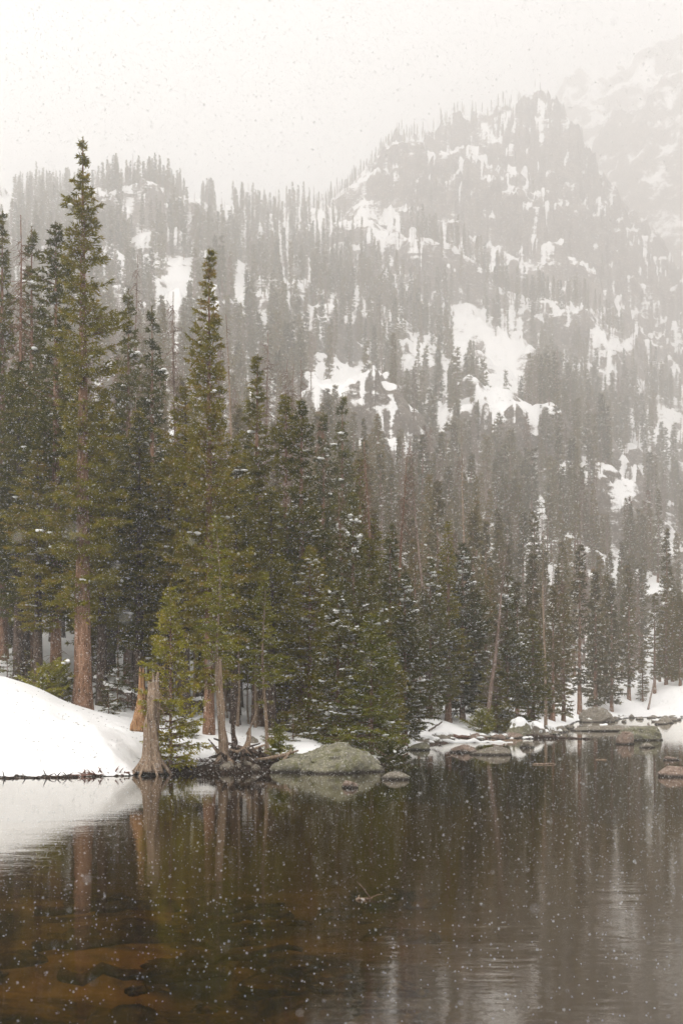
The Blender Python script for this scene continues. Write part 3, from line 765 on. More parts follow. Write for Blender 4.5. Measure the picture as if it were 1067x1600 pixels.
plant('fir_full', 604, 1000, 1150, 60.0, 'lower full fir dipping to the water by the boulder', G2, wide=.9)
plant('mid_a', 700, 812, 1112, 86.0, 'dark pointed spruce over the snowy bench right of the snowy firs', G2, wide=1.1)
plant('fir_snowy', 722, 845, 1112, 88.0, 'snowy dark spruce right beside the pointed one', G2, wide=1.15)
plant('fir_snowy', 672, 870, 1112, 84.0, 'snowy spruce left of the pointed one', G2, wide=1.0)
plant('fir_snowy', 792, 885, 1120, 87.0, 'snow dotted fir right of the leaning brown trunk', G2, wide=1.0)
plant('mid_a', 832, 952, 1118, 89.0, 'darkest fir at the right end of the near shore trees', G2, wide=1.2)
plant('fir_full', 775, 1010, 1120, 86.0, 'low fir dipping over the rocks at the foot of the leaning trunk', G2, wide=1.0)
G3 = 'far shore spruces'
for x, yt, Y, kk, lab in [(880, 925, 118, 'hazy_a', 'hazy full spruce just right of the darkest fir'), (905, 850, 132, 'hazy_b', 'hazy tall spruce with visible trunk foot above the far snow'),
                          (930, 890, 138, 'hazy_a', 'hazy spruce above the round grey boulder'), (955, 905, 150, 'hazy_a', 'broad hazy spruce whose foot touches the far snow field'),
                          (982, 880, 156, 'hazy_c', 'thin hazy spruce left of the bright snow gully'), (1003, 1010, 158, 'hazy_c', 'short hazy spruce in front of the bright snow gully'),
                          (1022, 925, 160, 'hazy_b', 'narrow hazy spruce in the bright snow gully'), (1040, 905, 162, 'hazy_a', 'hazy spruce right of the gully'),
                          (1062, 930, 160, 'hazy_a', 'hazy spruce cut by the right edge of the picture')]:
    plant(kk, x, yt, 0, Y, lab, G3, wide=1.1)
for x, yt, Y, kk in [(1050, 930, 168, 'hazy_a'), (1078, 900, 164, 'hazy_b'), (1030, 960, 170, 'hazy_c'), (1095, 910, 166, 'hazy_a')]:
    plant(kk, x, yt, 0, Y, 'hazy spruce in the group at the right edge of the far shore', G3, wide=1.15)
G4 = 'bare dead trees of the near stand'
def dead(key, x, yt, Y, lab, lean=0., wide=1.0, z0=None):
    plant(key, x, yt, 0, Y, lab, G4, wide=wide, name='dead_tree', cat='dead tree', lean=lean, rot=rng.uniform(0, 6.28) if not lean else 0, z0=z0)
dead('dead_red', 44, 335, 62, 'leaning reddish bare snag at the left edge', lean=-.045)
dead('dead_b', 150 + 45, 395, 85, 'thin bare snag right of the tallest spruce')
dead('dead_a', 283, 455, 70, 'thin bare dead tree leaning left between the two tallest spruces', lean=-.06)
dead('dead_b', 356, 520, 66, 'bare grey pole right beside the second tallest spruce', lean=0.012)
dead('dead_c', 365, 490, 74, 'pale bare pole behind the right of the second tallest spruce')
dead('dead_a', 404, 520, 75, 'bare spike above the dense pointed spruce')
dead('dead_a', 437, 560, 74, 'reddish twiggy snag left above the blunt topped pair', lean=-.02)
dead('dead_b', 446, 570, 78, 'second reddish snag above the blunt topped pair')
dead('dead_red', 583, 690, 68, 'tall bare reddish trunk standing free above the snowy firs', wide=1.1)
dead('dead_red', 620, 716, 72, 'bare reddish trunk right of the free standing one', wide=1.1)
dead('dead_red', 539, 760, 62, 'bare reddish trunk between the hazy spires and the bushy fir', wide=.9)
dead('dead_b', 670, 685, 84, 'dark bare snag leaning left above the pointed spruce', lean=-.03)
dead('dead_a', 762, 850, 84, 'brown twiggy dead tree leaning over the rocky shore', lean=.035, wide=1.3)
dead('dead_c', 852, 830, 100, 'pale leaning pole left of the far shore spruces', lean=-.03)
dead('dead_c', 725, 660, 110, 'pale bare pole high above the snowy spruces')
dead('dead_b', 480, 560, 96, 'hazy bare pole right of the blunt topped pair')
dead('dead_a', 205, 620, 62, 'pale broken pole leaning before the shaded spruce', lean=-.03)
for i, (x, yt, Y) in enumerate([(185, 930, 66), (205, 930, 62), (222, 900, 60), (295, 1000, 64), (355, 1040, 60), (370, 1030, 59), (388, 1030, 61), (402, 1050, 58), (428, 1040, 57), (655, 960, 80), (305, 950, 58)]):
    dead('dead_c', x, yt, Y, ['thin dark pole in the shade behind the snow bank', 'thin grey pole among the shore trunks', 'thin bare pole by the snowy bench'][0 if x < 300 else 1 if x < 600 else 2])
dead('dead_c', 385, 1055, 53.5, 'short pale pole leaning right behind the root tangle', lean=.35)

# --- saplings
for x, yt, Y, lab in [(40, 1010, 58.0, 'small sapling with drooping boughs on the slope above the snow bank'), (12, 1000, 57.0, 'sapling at the left edge above the snow bank'),
                      (184, 1010, 56.0, 'bare boughed sapling by the fallen logs'), (170, 1066, 52.8, 'tiny low fir right of the big brown trunk'),
                      (48, 1050, 54.0, 'low dark sapling half hidden by the snow bank'), (425, 1118, 50.5, 'tiny fir in the snow left of the boulder'),
                      (1000, 1062, 158.0, 'tiny hazy sapling on the far snow'), (155, 960, 62.0, 'sapling in the shade behind the big trunk'), (200, 1030, 58, 'thin sapling left of the broken snag')]:
    plant('sapling', x, yt, 0, Y, lab, 'saplings in the snow', name='sapling', cat='sapling')

for x, yt, Y, lab in [(458, 1095, 52.0, 'small olive fir in the snow behind the lichened boulder'), (300, 1120, 51.5, 'tiny fir in the snow right of the small bright fir'), (505, 1120, 55, 'small fir peeping over the lichened boulder')]:
    plant('sapling', x, yt, 0, Y, lab, 'saplings in the snow', name='sapling', cat='sapling')
for x, yt, Y, lab in [(372, 960, 55, 'thin pale pole just right of the crooked spruce'), (364, 1000, 56.5, 'thin pale pole close right of the crooked spruce'), (398, 980, 55, 'thin pale pole left of the second slender spruce')]:
    dead('dead_c', x, yt, Y, lab)

# low spreading branches around the foot of the left trunk and the yellow bush
def bush(x, y, Y, h, r, label, needles, seed, name='bush'):
    KIND['b'] = make_tree_meshes('bush%d' % seed, seed, h, r, .05, P_BROAD, dz=.12, nb=8, dt=.08, per=4, ragged=.5, bl=.11, bw=.045, needles=needles, snow=4, trunk_r=.03, dead_low=False, slope=(.0, .9))
    X = (x - CX) / F * Y; z = float(ground(X, Y))
    t = ob(name, None, loc=(X, Y, z - .03)); tag(t, label, 'bush')
    ob('stem', KIND['b']['trunk'], t); ob('foliage', KIND['b']['crown'], t); o = ob('branch_snow', KIND['b']['snow'], t); o['kind'] = 'stuff'
    return t
bush(437, 0, 48.6, 1.35, .42, 'yellow green bush at the water left of the lichened boulder', M_need_bright, 91)
bush(76, 0, 51.5, 1.1, .95, 'low green spreading fir on the crest of the snow bank', M_need_bright, 92)
bush(92, 0, 52.5, 1.3, .8, 'green fir boughs behind the crest of the snow bank by the big trunk', M_need, 93)
bush(608, 0, 50.5, 1.0, .7, 'dark bush hanging to the water right of the boulder', M_need_cool, 94)
bush(752, 0, 83.0, 1.3, 1.0, 'yellow green bush on the rocky shore under the leaning trunk', M_need_bright, 95)

# --- filling forest: random stand, each one placed where a gap shows
SIL = ([-300, 0, 60, 100, 170, 215, 250, 300, 350, 395, 450, 490, 540, 600, 650, 700, 760, 850, 880, 905, 1000, 1067, 1400],
       [500, 520, 560, 600, 640, 640, 680, 700, 720, 720, 740, 760, 760, 800, 820, 850, 870, 930, 900, 850, 850, 880, 880])
# open snow fields on the slopes (column, row, half width, half height): no tree foot stands in them
def open_mask(px, y):
    m = np.zeros(len(px), bool)
    for cx, cy_, w, h in OPEN:
        m |= ((px - cx) / w) ** 2 + ((y - cy_) / h) ** 2 < .72
    return m
pts = []
def candidates(y0, y1, spacing, pmin, pmax, seed):
    rg = np.random.default_rng(seed)
    x0, x1 = (pmin - CX) / F * y1, (pmax - CX) / F * y1
    gx = np.arange(x0, x1, spacing); gy = np.arange(y0, y1, spacing)
    A, B = np.meshgrid(gx, gy); A = A.ravel() + rg.uniform(-.5, .5, A.size) * spacing; B = B.ravel() + rg.uniform(-.5, .5, B.size) * spacing
    px = CX + F * A / B
    k = (px > pmin) & (px < pmax) & (B > shore(px) + np.where(px > 620, 14, 9))
    A, B, px = A[k], B[k], px[k]
    z, _, t, mk = ground(A, B, True)
    y = HOR - (z - CAMZ) / B * F
    return A, B, z, px, y, rg

AREAS = [(0, 120, 'above the left snow bank'), (120, 240, 'behind the tallest spruce'), (240, 380, 'behind the second tallest spruce'), (380, 520, 'behind the blunt topped pair'),
         (520, 640, 'behind the bare reddish trunks'), (640, 760, 'behind the pointed dark spruce'), (760, 870, 'behind the leaning brown dead tree'), (870, 960, 'above the far shore boulders'), (960, 1100, 'beside the bright snow gully')]
def area(px):
    for a_, b_, s_ in AREAS:
        if a_ <= px < b_: return s_
    return 'beyond the left edge' if px < 0 else 'beyond the right edge'
COUNT = {}
def auto_plant(A, B, px, z, h, keys, rg, wide):
    key = keys[rg.integers(len(keys))]
    isdead = key.startswith('dead')
    yt = HOR - (z + h - CAMZ) / B * F
    if isdead:
        lab = '%s bare trunk %s %s' % ('tall' if h > 13 else 'short', 'rising' if B < 110 else 'faint in the snowfall', area(px))
    else:
        lab = '%s %s spruce %s %s' % ('tall' if h > 15 else 'middling' if h > 11.5 else 'short', {'stand_a': 'full', 'stand_b': 'ragged', 'mid_a': 'full', 'mid_b': 'ragged', 'mid_c': 'slim', 'hazy_a': 'full', 'hazy_b': 'ragged', 'hazy_c': 'slim', 'hazy_red': 'browned', 'fir_snowy': 'snow laden'}[key],
                                      'in the shade' if B < 75 else 'in the near stand' if B < 110 else 'in the haze', area(px))
    plant(key, px, yt, 0, B, lab, ('dead trees ' if isdead else 'spruces ') + area(px), wide=wide, name='dead_tree' if isdead else 'spruce_tree', cat='dead tree' if isdead else 'spruce tree')

A, B, z, px, y, rg = candidates(58, 120, 3.1, -90, 880, 3)
sel = np.argsort(B)
n1 = 0
for i in sel:
    if open_mask(px[i:i+1], y[i:i+1])[0]: continue
    if B[i] > 90 and rg.uniform() < .35: continue
    smax = np.interp(px[i], *SIL) + rg.uniform(-10, 90)
    hmax = CAMZ + (HOR - smax) / F * B[i] - z[i]
    h = min(rg.uniform(11, 17), hmax)
    if h < 5: continue
    auto_plant(A[i], B[i], px[i], z[i], h, ['stand_a', 'stand_b'] if px[i] < 440 and B[i] < 95 else ['mid_a', 'mid_b', 'mid_c', 'mid_c', 'fir_snowy'] if B[i] < 95 else ['hazy_a', 'hazy_b', 'hazy_c', 'mid_c'], rg, rg.uniform(.9, 1.25)); n1 += 1
print('near fill', n1)

# the slopes: everything farther; the nearest stay single trees, the rest is one mass of forest
A, B, z, px, y, rg = candidates(118, 1030, 4.5, -320, 1400, 5)
hh = np.interp(B, [118, 300, 700], [13, 16, 17.])
k = ~(open_mask(px, y) | open_mask(px, y - F * hh / B * .35) | open_mask(px, y - F * hh / B * .7))
crag = (B > 780) & (px > 560)
dens = np.where(crag, 0.16, .86)
# the rock faces carry few trees; crag crest line carries a fringe
e = 2.0
sx_ = (ground(A + e, B) - z) / e; sy_ = (ground(A, B + e) - z) / e
slope = np.sqrt(sx_ ** 2 + sy_ ** 2)
dens *= np.where(slope > 1.6, .3, np.where(slope > 1.1, .65, 1))
dens *= 0.4 + 0.6 * sstep(-.25, .1, fbm(A / 26, B / 26, 0, 4, 91))
dens = np.where(crag & (px > 860), dens * .35, dens)
dens = np.where((B > 950) & (px > 560) & (px < 815), .8, dens)
k &= rg.uniform(size=len(A)) < dens
A, B, z, px, y = A[k], B[k], z[k], px[k], y[k]
order = np.argsort(B); A, B, z, px, y = A[order], B[order], z[order], px[order], y[order]
print('slope trees', len(A))
n_single = 0
rest = []
for i in range(len(A)):
    inview = -10 < px[i] < 1077
    isdead = rg.uniform() < .27
    h = rg.uniform(.62, 1.15) * float(np.interp(B[i], [118, 300, 600, 780, 850, 960], [16, 18, 17.5, 15, 12, 8.5]))
    if isdead: h *= .95
    hide = np.interp(px[i], *SIL)
    ytop = HOR - (z[i] + h - CAMZ) / B[i] * F
    if inview and n_single < 88 and ytop < hide - 10 and not isdead:
        auto_plant(A[i], B[i], px[i], z[i], h, ['hazy_a', 'hazy_b', 'hazy_c', 'hazy_c', 'hazy_a', 'hazy_red'], rg, rg.uniform(.9, 1.3)); n_single += 1
    elif inview and isdead and B[i] < 210 and ytop < hide:
        auto_plant(A[i], B[i], px[i], z[i], h, ['dead_a', 'dead_b', 'dead_c'], rg, rg.uniform(.9, 1.2))
    else:
        rest.append((A[i], B[i], z[i], h, isdead))

protos = bpy.data.collections.new('slope_tree_kinds')
def proto(name, meshes):
    me = bpy.data.meshes.new(name)
    vs, fs, mi, n0 = [], [], [], 0
    for j, m_ in enumerate(meshes):
        v = np.zeros(len(m_.vertices) * 3, np.float32); m_.vertices.foreach_get('co', v)
        f = np.zeros(len(m_.loops), np.int32); m_.loops.foreach_get('vertex_index', f)
        vs.append(v.reshape(-1, 3)); fs.append(f.reshape(-1, 3) + n0); mi.append(np.full(len(f) // 3, j, np.int32)); n0 += len(v) // 3
    me = mesh_np(name, np.concatenate(vs), np.concatenate(fs), [m_.materials[0] for m_ in meshes], False)
    me.polygons.foreach_set('material_index', np.concatenate(mi))
    o = bpy.data.objects.new(name, me); protos.objects.link(o)
for i_ in range(5): proto('kind_%d' % i_, [KIND['far_%d' % i_]['trunk'], KIND['far_%d' % i_]['crown']])
for i_, kk in enumerate(['hazy_a', 'hazy_c', 'hazy_b']): proto('kind_%d' % (5 + i_), [KIND[kk]['trunk'], KIND[kk]['crown'], KIND[kk]['snow']])
proto('kind_8', [KIND['hazy_red']['trunk'], KIND['hazy_red']['crown']])
proto('kind_9', [KIND['dead_a']['trunk'], KIND['dead_a']['branches']])
protoH = [13] * 5 + [14, 14, 14, 12, 14]
rest = np.array(rest)
nr = len(rest)
idx = np.where(rest[:, 4] > .5, 9, np.where(rg.uniform(size=nr) < .05, 8, np.where(rest[:, 1] < 300, rg.integers(5, 8, nr), rg.integers(0, 5, nr)))).astype(np.int32)
sz = rest[:, 3] / np.array(protoH)[idx]
me = bpy.data.meshes.new('forest')
me.vertices.add(nr); me.vertices.foreach_set('co', (rest[:, :3] - np.array([0, 0, .2])).astype(np.float32).ravel())
a = me.attributes.new('pick', 'INT', 'POINT'); a.data.foreach_set('value', idx)
a = me.attributes.new('size', 'FLOAT_VECTOR', 'POINT'); wv = sz * rg.uniform(.8, 1.25, nr) * np.interp(rest[:, 1], [500, 800], [1, .8])
a.data.foreach_set('vector', np.stack([wv, wv, sz], -1).astype(np.float32).ravel())
a = me.attributes.new('turn', 'FLOAT_VECTOR', 'POINT'); a.data.foreach_set('vector', np.stack([rg.normal(size=nr) * .02, rg.normal(size=nr) * .02, rg.uniform(0, 6.28, nr)], -1).astype(np.float32).ravel())
me.update()
forest = tag(ob('forest', me), 'mass of hazy conifers covering the steep mountainside', 'forest', kind='stuff')
ng = bpy.data.node_groups.new('forest', 'GeometryNodeTree')
ng.interface.new_socket('Geometry', in_out='INPUT', socket_type='NodeSocketGeometry')
ng.interface.new_socket('Geometry', in_out='OUTPUT', socket_type='NodeSocketGeometry')
gi, go = ng.nodes.new('NodeGroupInput'), ng.nodes.new('NodeGroupOutput')
ci = ng.nodes.new('GeometryNodeCollectionInfo'); ci.inputs['Collection'].default_value = protos
ci.inputs['Separate Children'].default_value = True; ci.inputs['Reset Children'].default_value = True
ip = ng.nodes.new('GeometryNodeInstanceOnPoints'); ip.inputs['Pick Instance'].default_value = True
def named(nm, ty):
    q = ng.nodes.new('GeometryNodeInputNamedAttribute'); q.data_type = ty; q.inputs['Name'].default_value = nm
    return [s_ for s_ in q.outputs if s_.enabled and s_.name == 'Attribute'][0]
L_ = ng.links
L_.new(gi.outputs[0], ip.inputs['Points']); L_.new(ci.outputs[0], ip.inputs['Instance'])
L_.new(named('pick', 'INT'), ip.inputs['Instance Index']); L_.new(named('size', 'FLOAT_VECTOR'), ip.inputs['Scale'])
L_.new(named('turn', 'FLOAT_VECTOR'), ip.inputs['Rotation'])
L_.new(ip.outputs[0], go.inputs[0])
forest.modifiers.new('forest', 'NODES').node_group = ng

# trees that would read alike are told apart by their order
ORD = 'first second third fourth fifth sixth seventh eighth ninth tenth eleventh twelfth'.split()
def order_labels():
    by = {}
    for o in col.objects:
        if o.parent is None and o.get('label') and o.get('kind') is None and o.type in ('EMPTY', 'MESH'): by.setdefault(o['label'], []).append(o)
    for lab, os_ in by.items():
        if 1 < len(os_) <= 12 and len(lab.split()) < 14:
            os_.sort(key=lambda o: o.location.x / max(o.location.y, 1))
            for i, o in enumerate(os_): o['label'] = lab + ', ' + (ORD[i] + ' from left' if i < len(os_) - 1 or len(os_) > 3 else 'rightmost')

# ------------------------------------------------------------------ rocks
def rock_mesh(seed, sx, sy, sz, mat_, sub=4, rough=.28, flat=.0, snow=False):
    v, f = ico(sub)
    n_ = fbm(v[:, 0] * 1.3 + seed * 7.7, v[:, 1] * 1.3, v[:, 2] * 1.3, 5, seed, .55)
    v = np.sign(v) * np.abs(v) ** np.array([.85, .85, .8])
    c_ = np.abs(fbm(v[:, 0] * 2.1 + seed, v[:, 1] * 2.1, v[:, 2] * 2.1, 3, seed + 3))
    r = 1 + rough * n_ - rough * .5 * c_
    p_ = v * r[:, None] * np.array([sx, sy, sz])
    # facets: cut with a few random planes
    rg = np.random.default_rng(seed)
    for i in range(6):
        d = rg.normal(size=3); d[2] = abs(d[2]); d /= np.linalg.norm(d)
        h = (np.abs(d) * np.array([sx, sy, sz])).max() * rg.uniform(.72, .95)
        q = p_ @ d; over = np.maximum(q - h, 0); p_ = p_ - d[None, :] * (over * .7)[:, None]
    return p_, f
def boulder(x, y_base, w_px, h_px, label, mat_=M_rock, seed=0, snow=False, Y=None, depth=1.0, sub=4, name='boulder', z0=0.0, group=None, cap=1.0):
    Y = Y or F * CAMZ / (y_base - HOR)
    X = (x - CX) / F * Y; w = w_px / F * Y / 2; h = h_px / F * Y
    p_, f = rock_mesh(seed, w * 1.05, w * depth, h, mat_, sub)
    top = p_[:, 2].max(); p_[:, 2] *= h / top
    me = mesh_np(name, p_, f, (mat_,))
    o = tag(ob(name, me, loc=(X, Y + w * depth * .5, z0)), label, 'boulder' if w > .5 else 'rock', group)
    if snow:
        g = rock_mesh(seed, w * 1.02, w * depth * 1.02, h, mat_, sub)[0]; g[:, 2] *= h / top
        nz_ = sstep(.35, .75, p_[:, 2] / h + .15 * noise3(p_[:, 0] * 3, p_[:, 1] * 3, 0, seed))
        g[:, 2] += (nz_ * .16 - .06) * cap * max(.4, min(1, h)); g[:, :2] *= (1 - .04)
        sel_ = (nz_[f].max(1) > 0.02)
        ob('snow_cap', mesh_np('snow_cap', g, f[sel_], (M_snow,)), o)
    return o
boulder(528, 1207, 158, 47, 'big lichen covered boulder at the water edge', M_rock_lichen, 3, depth=.62, sub=5)
boulder(470, 1206, 60, 18, 'low left shoulder rock of the lichened boulder', M_rock_lichen, 5, depth=.6)
boulder(614, 1218, 46, 13, 'flat pale rock right of the lichened boulder', M_rock, 7, depth=.5)
boulder(546, 1231, 26, 11, 'small rusty rock alone in the water before the boulder', M_rock_red, 8)
boulder(655, 1172, 34, 12, 'low mossy rock left end of the rocky shore', M_rock_lichen, 9)
boulder(725, 1176, 44, 13, 'rusty flat rock left in front of the rocky shore', M_rock_red, 10, depth=.6)
boulder(772, 1180, 58, 14, 'broad flat pale rock in front of the rocky shore', M_rock, 11, depth=.5)
boulder(825, 1168, 26, 10, 'small pale rock right of the broad flat one', M_rock, 12)
boulder(812, 1150, 44, 30, 'grey pointed boulder with a snow cap under the darkest fir', M_rock_lichen, 13, snow=True, Y=83)
boulder(838, 1148, 30, 22, 'snow capped rock right of the grey pointed boulder', M_rock, 14, snow=True, Y=85)
boulder(862, 1144, 26, 14, 'small snow capped rock at the tip of the rocky shore', M_rock, 15, snow=True, Y=88)
boulder(977, 1163, 32, 20, 'rusty tilted rock standing in the far water', M_rock_red, 16)
boulder(1003, 1158, 84, 23, 'big pale round boulder in the far water', M_rock_lichen, 17, depth=.5, Y=78)
boulder(935, 1134, 58, 24, 'round grey boulder on the far shore', M_rock, 18, Y=124, depth=.6)
boulder(882, 1127, 34, 22, 'low mossy boulder behind the rocky shore', M_rock_lichen, 19, Y=128, snow=True)
boulder(1040, 1130, 30, 12, 'grey boulder right of the far snow', M_rock, 20, Y=120)
boulder(1066, 1214, 72, 17, 'rusty topped rock cut by the right edge in open water', M_rock_red, 21, depth=.6)
boulder(1048, 1188, 26, 6, 'flat rock barely above water near the right edge', M_rock_red, 22, depth=.5)
boulder(950, 1142, 130, 9, 'long low rock shelf just above the far water', M_rock, 23, depth=.35, Y=96)
boulder(1010, 1168, 30, 8, 'small flat rock before the big pale boulder', M_rock, 24, depth=.5, Y=68)
boulder(395, 1160, 22, 14, 'pointed grey rock sticking out of the snow left of the boulder', M_rock, 25, Y=51.5, z0=.75)
# strewn snow capped stones of the rocky shore
rg2 = np.random.default_rng(77)
for i in range(46):
    x = rg2.uniform(628, 880); Y = float(np.interp(x, SX, SY)) + rg2.uniform(-2.2, 3.5)
    z_ = max(-.02, float(ground((x - CX) / F * Y, Y)) - .05)
    sn = rg2.uniform() < .6
    w = rg2.uniform(9, 26)
    boulder(x, 0, w, w * rg2.uniform(.25, .5), '%s %s stone of the rocky shore' % ('snow capped' if sn else 'rusty' if i % 2 else 'grey', 'left' if x < 690 else 'central' if x < 750 else 'right' if x < 810 else 'far right'),
            M_rock_red if (i % 2 and not sn) else M_rock, 200 + i, snow=sn, Y=Y, sub=3, name='stone', z0=z_, group='stones strewn along the rocky shore')
for i in range(34):
    x = rg2.uniform(872, 1067); Y = float(np.interp(x, SX, SY)) + (rg2.uniform(-6, 2) if i % 2 else -rg2.uniform(5, 40)); Y = max(Y, 82)
    boulder(x, 0, rg2.uniform(8, 22), rg2.uniform(3, 8), 'small %s stone %s, %s part' % ('snow capped' if i % 3 == 0 else 'bare', 'under the far snow field' if i % 2 else 'standing in the far shallows', 'left' if x < 940 else 'middle' if x < 1000 else 'right'), M_rock, 300 + i, snow=i % 3 == 0, Y=Y, sub=2, name='stone', group='stones along the far shore')
for i in range(12):
    x = rg2.uniform(335, 450); Y = float(np.interp(x, SX, SY)) + rg2.uniform(-.2, 2.5)
    boulder(x, 0, rg2.uniform(10, 26), rg2.uniform(5, 12), ['dark wet', 'snow capped'][i % 3 == 0] + ' stone in the bank left of the lichened boulder', M_rock, 330 + i, snow=i % 3 == 0, Y=Y, sub=3, name='stone',
            z0=max(-.02, float(ground((x - CX) / F * Y, Y)) - .03), group='stones in the dark bank')

# ------------------------------------------------------------------ snags, logs, roots
def fl(seed, amp, k=6, fade=None):
    def f(i, ang): return 1 + amp * np.sin(k * ang + seed + i * .25) * (fade(i) if fade else 1) + amp * .6 * np.sin(3 * ang + seed * 2 + i * .5) * (fade(i) if fade else 1)
    return f
def snag(name, x, Y, pts, radii, label, material, seed=1, cat='snag', roots=0, zoff=0.0, n=20):
    """pts are picture points (column,row) from foot to top at distance Y"""
    base = W(pts[0][0], pts[0][1], Y)
    P = np.array([W(a_, b_, Y) for a_, b_ in pts]) - np.array(base)
    tt = np.linspace(0, len(P) - 1, len(P) * 4); P = np.stack([np.interp(tt, np.arange(len(P)), P[:, j]) for j in range(3)], -1)
    P[:, 1] += .04 * np.sin(tt * 1.7 + seed)
    r = np.interp(tt, np.arange(len(radii)), radii)
    m_ = len(P)
    t = ob(name, None, loc=base); tag(t, label, cat)
    v, f = tube(P, r, n, flare=fl(seed, .2, 5), seed=seed, rough=.2)
    rg = np.random.default_rng(seed)
    # jagged broken top
    topv = slice((m_ - 2) * n, m_ * n); v[topv, 2] += np.tile(rg.uniform(-.1, .45, n), 2)
    ob('trunk', mesh_np('trunk', v, f, (material,)), t)
    for i in range(roots):
        az = i / roots * 6.28 + rg.uniform(-.3, .3); L = rg.uniform(.35, .8)
        d = np.array([math.cos(az), math.sin(az) * .8, 0]); s0 = d * r[0] * .5 + np.array([0, 0, rg.uniform(.25, .55)])
        q = np.stack([s0, s0 + d * L * .3 + np.array([0, 0, -.14]), s0 + d * L * .6 + np.array([0, 0, -.34]), s0 + d * L + np.array([0, 0, -.62])])
        ob('root', mesh_np('root', *tube(q, [.07, .06, .05, .02], 7, seed=seed + i, rough=.3), (material,)), t)
    return t, P, r
# grey orange broken snag at the water, with bare curved twigs
t, P, r = snag('broken_snag', 238, 45.9, [(234, 1207), (236, 1185), (237, 1150), (238, 1120), (240, 1095), (241, 1070)], [.44, .28, .22, .205, .19, .15],
               'broken weathered snag with flared roots rising from the water edge', M_bark_pale, 5, roots=7)
rg = np.random.default_rng(4)
for i in range(16):
    z0 = rg.uniform(1.9, 2.7); az = rg.uniform(-1.2, .6); L = rg.uniform(.35, .8)
    c = np.array([.05, 0, z0]); d = np.array([math.cos(az), math.sin(az), .2])
    q = np.stack([c, c + d * L * .4, c + d * L * .8 + np.array([0, 0, -.12]), c + d * L + np.array([0, 0, -.45])])
    ob('twig', mesh_np('twig', *tube(q, [.016, .012, .008, .004], 4), (M_bark_pale,)), t)
snag('broken_stump', 208, 47.2, [(222, 1140), (223, 1122), (224, 1105), (222, 1085), (222, 1060)], [.36, .30, .22, .13, .06],
     'split orange stump leaning behind the weathered snag', M_wood_orange, 9, roots=0)
snag('snag_trunk', 330, 53, [(326, 1158), (326, 1140), (326, 1110), (327, 1085)], [.30, .17, .155, .14], 'orange brown trunk foot standing in the snow left of the crooked spruce', M_bark, 12, cat='trunk foot', roots=3) if False else None
snag('crooked_trunk', 350, 47.8, [(349, 1200), (351, 1175), (347, 1140), (349, 1110), (345, 1080), (343, 1040)], [.20, .13, .10, .085, .08, .07],
     'crooked grey trunk bending out of the dark bank', M_bark_pale, 14, roots=5, n=12)
snag('gnarled_stub', 365, 48.0, [(358, 1200), (364, 1180), (368, 1160), (363, 1140)], [.14, .10, .09, .05], 'short gnarled stub right of the crooked trunk', M_bark_dark, 15, roots=3, n=12)
snag('leaning_stub', 392, 48.3, [(372, 1198), (380, 1180), (386, 1166), (390, 1152)], [.16, .13, .10, .06], 'leaning split grey stub in the root tangle', M_bark_pale, 16, roots=3, n=12)

# tangle of dark roots and sticks on the bank
t = ob('root_tangle', None, loc=W(380, 1200, 47.9)); tag(t, 'dark tangle of uprooted roots on the bank left of the yellow bush', 'root tangle')
for i in range(34):
    c = np.array([rg.normal() * .55, rg.uniform(-.2, .7), rg.uniform(.0, .55)]); d = rg.normal(size=3) * np.array([.5, .3, .35])
    q = np.stack([c - d, c - d * .3 + rg.normal(size=3) * .06, c + d * .4 + rg.normal(size=3) * .08, c + d])
    ob('root', mesh_np('root', *tube(q, np.array([.02, .05, .05, .02]) * rg.uniform(.5, 1.6), 6, seed=i, rough=.3), (M_bark_dark if i % 3 else M_bark_pale,)), t)

def log(x0, y0, Y0, x1, y1, Y1, r0, r1, label, material, seed, stubs=5, name='fallen_log', snow=False, cat='log', sag=0.0, group=None):
    a_, b_ = np.array(W(x0, y0, Y0)), np.array(W(x1, y1, Y1))
    k_ = np.linspace(0, 1, 12)[:, None]; P = (b_ - a_) * k_
    rg = np.random.default_rng(seed); L = np.linalg.norm(b_ - a_)
    P[:, 2] += sag * np.sin(k_[:, 0] * 3.14) + rg.normal(size=12) * r0 * .25; P[:, 1] += rg.normal(size=12) * r0 * .3
    t = ob(name, None, loc=a_); tag(t, label, cat, group)
    ob('stem', mesh_np('stem', *tube(P, np.linspace(r0, r1, 12), 8, seed=seed, rough=.25), (material,)), t)
    for i in range(stubs):
        s_ = P[rg.integers(1, 11)]; d = rg.normal(size=3) * np.array([.6, .5, .5]); d[2] = abs(d[2]) - .1; d *= rg.uniform(.1, .45) / (np.linalg.norm(d) + .1)
        ob('side_branch', mesh_np('side_branch', *tube(np.stack([s_, s_ + d * .6, s_ + d + np.array([0, 0, -.03])]), [r1 * .5 + .006, r1 * .3 + .004, .003], 4), (material,)), t)
    if snow:
        Q = P.copy(); Q[:, 2] += np.linspace(r0, r1, 12) * .8
        ob('snow_strip', mesh_np('snow_strip', *tube(Q, np.linspace(r0, r1, 12) * .85 * (1 + .2 * rg.normal(size=12)), 7, seed=seed + 1, rough=.2), (M_snow,)), t)
    return t
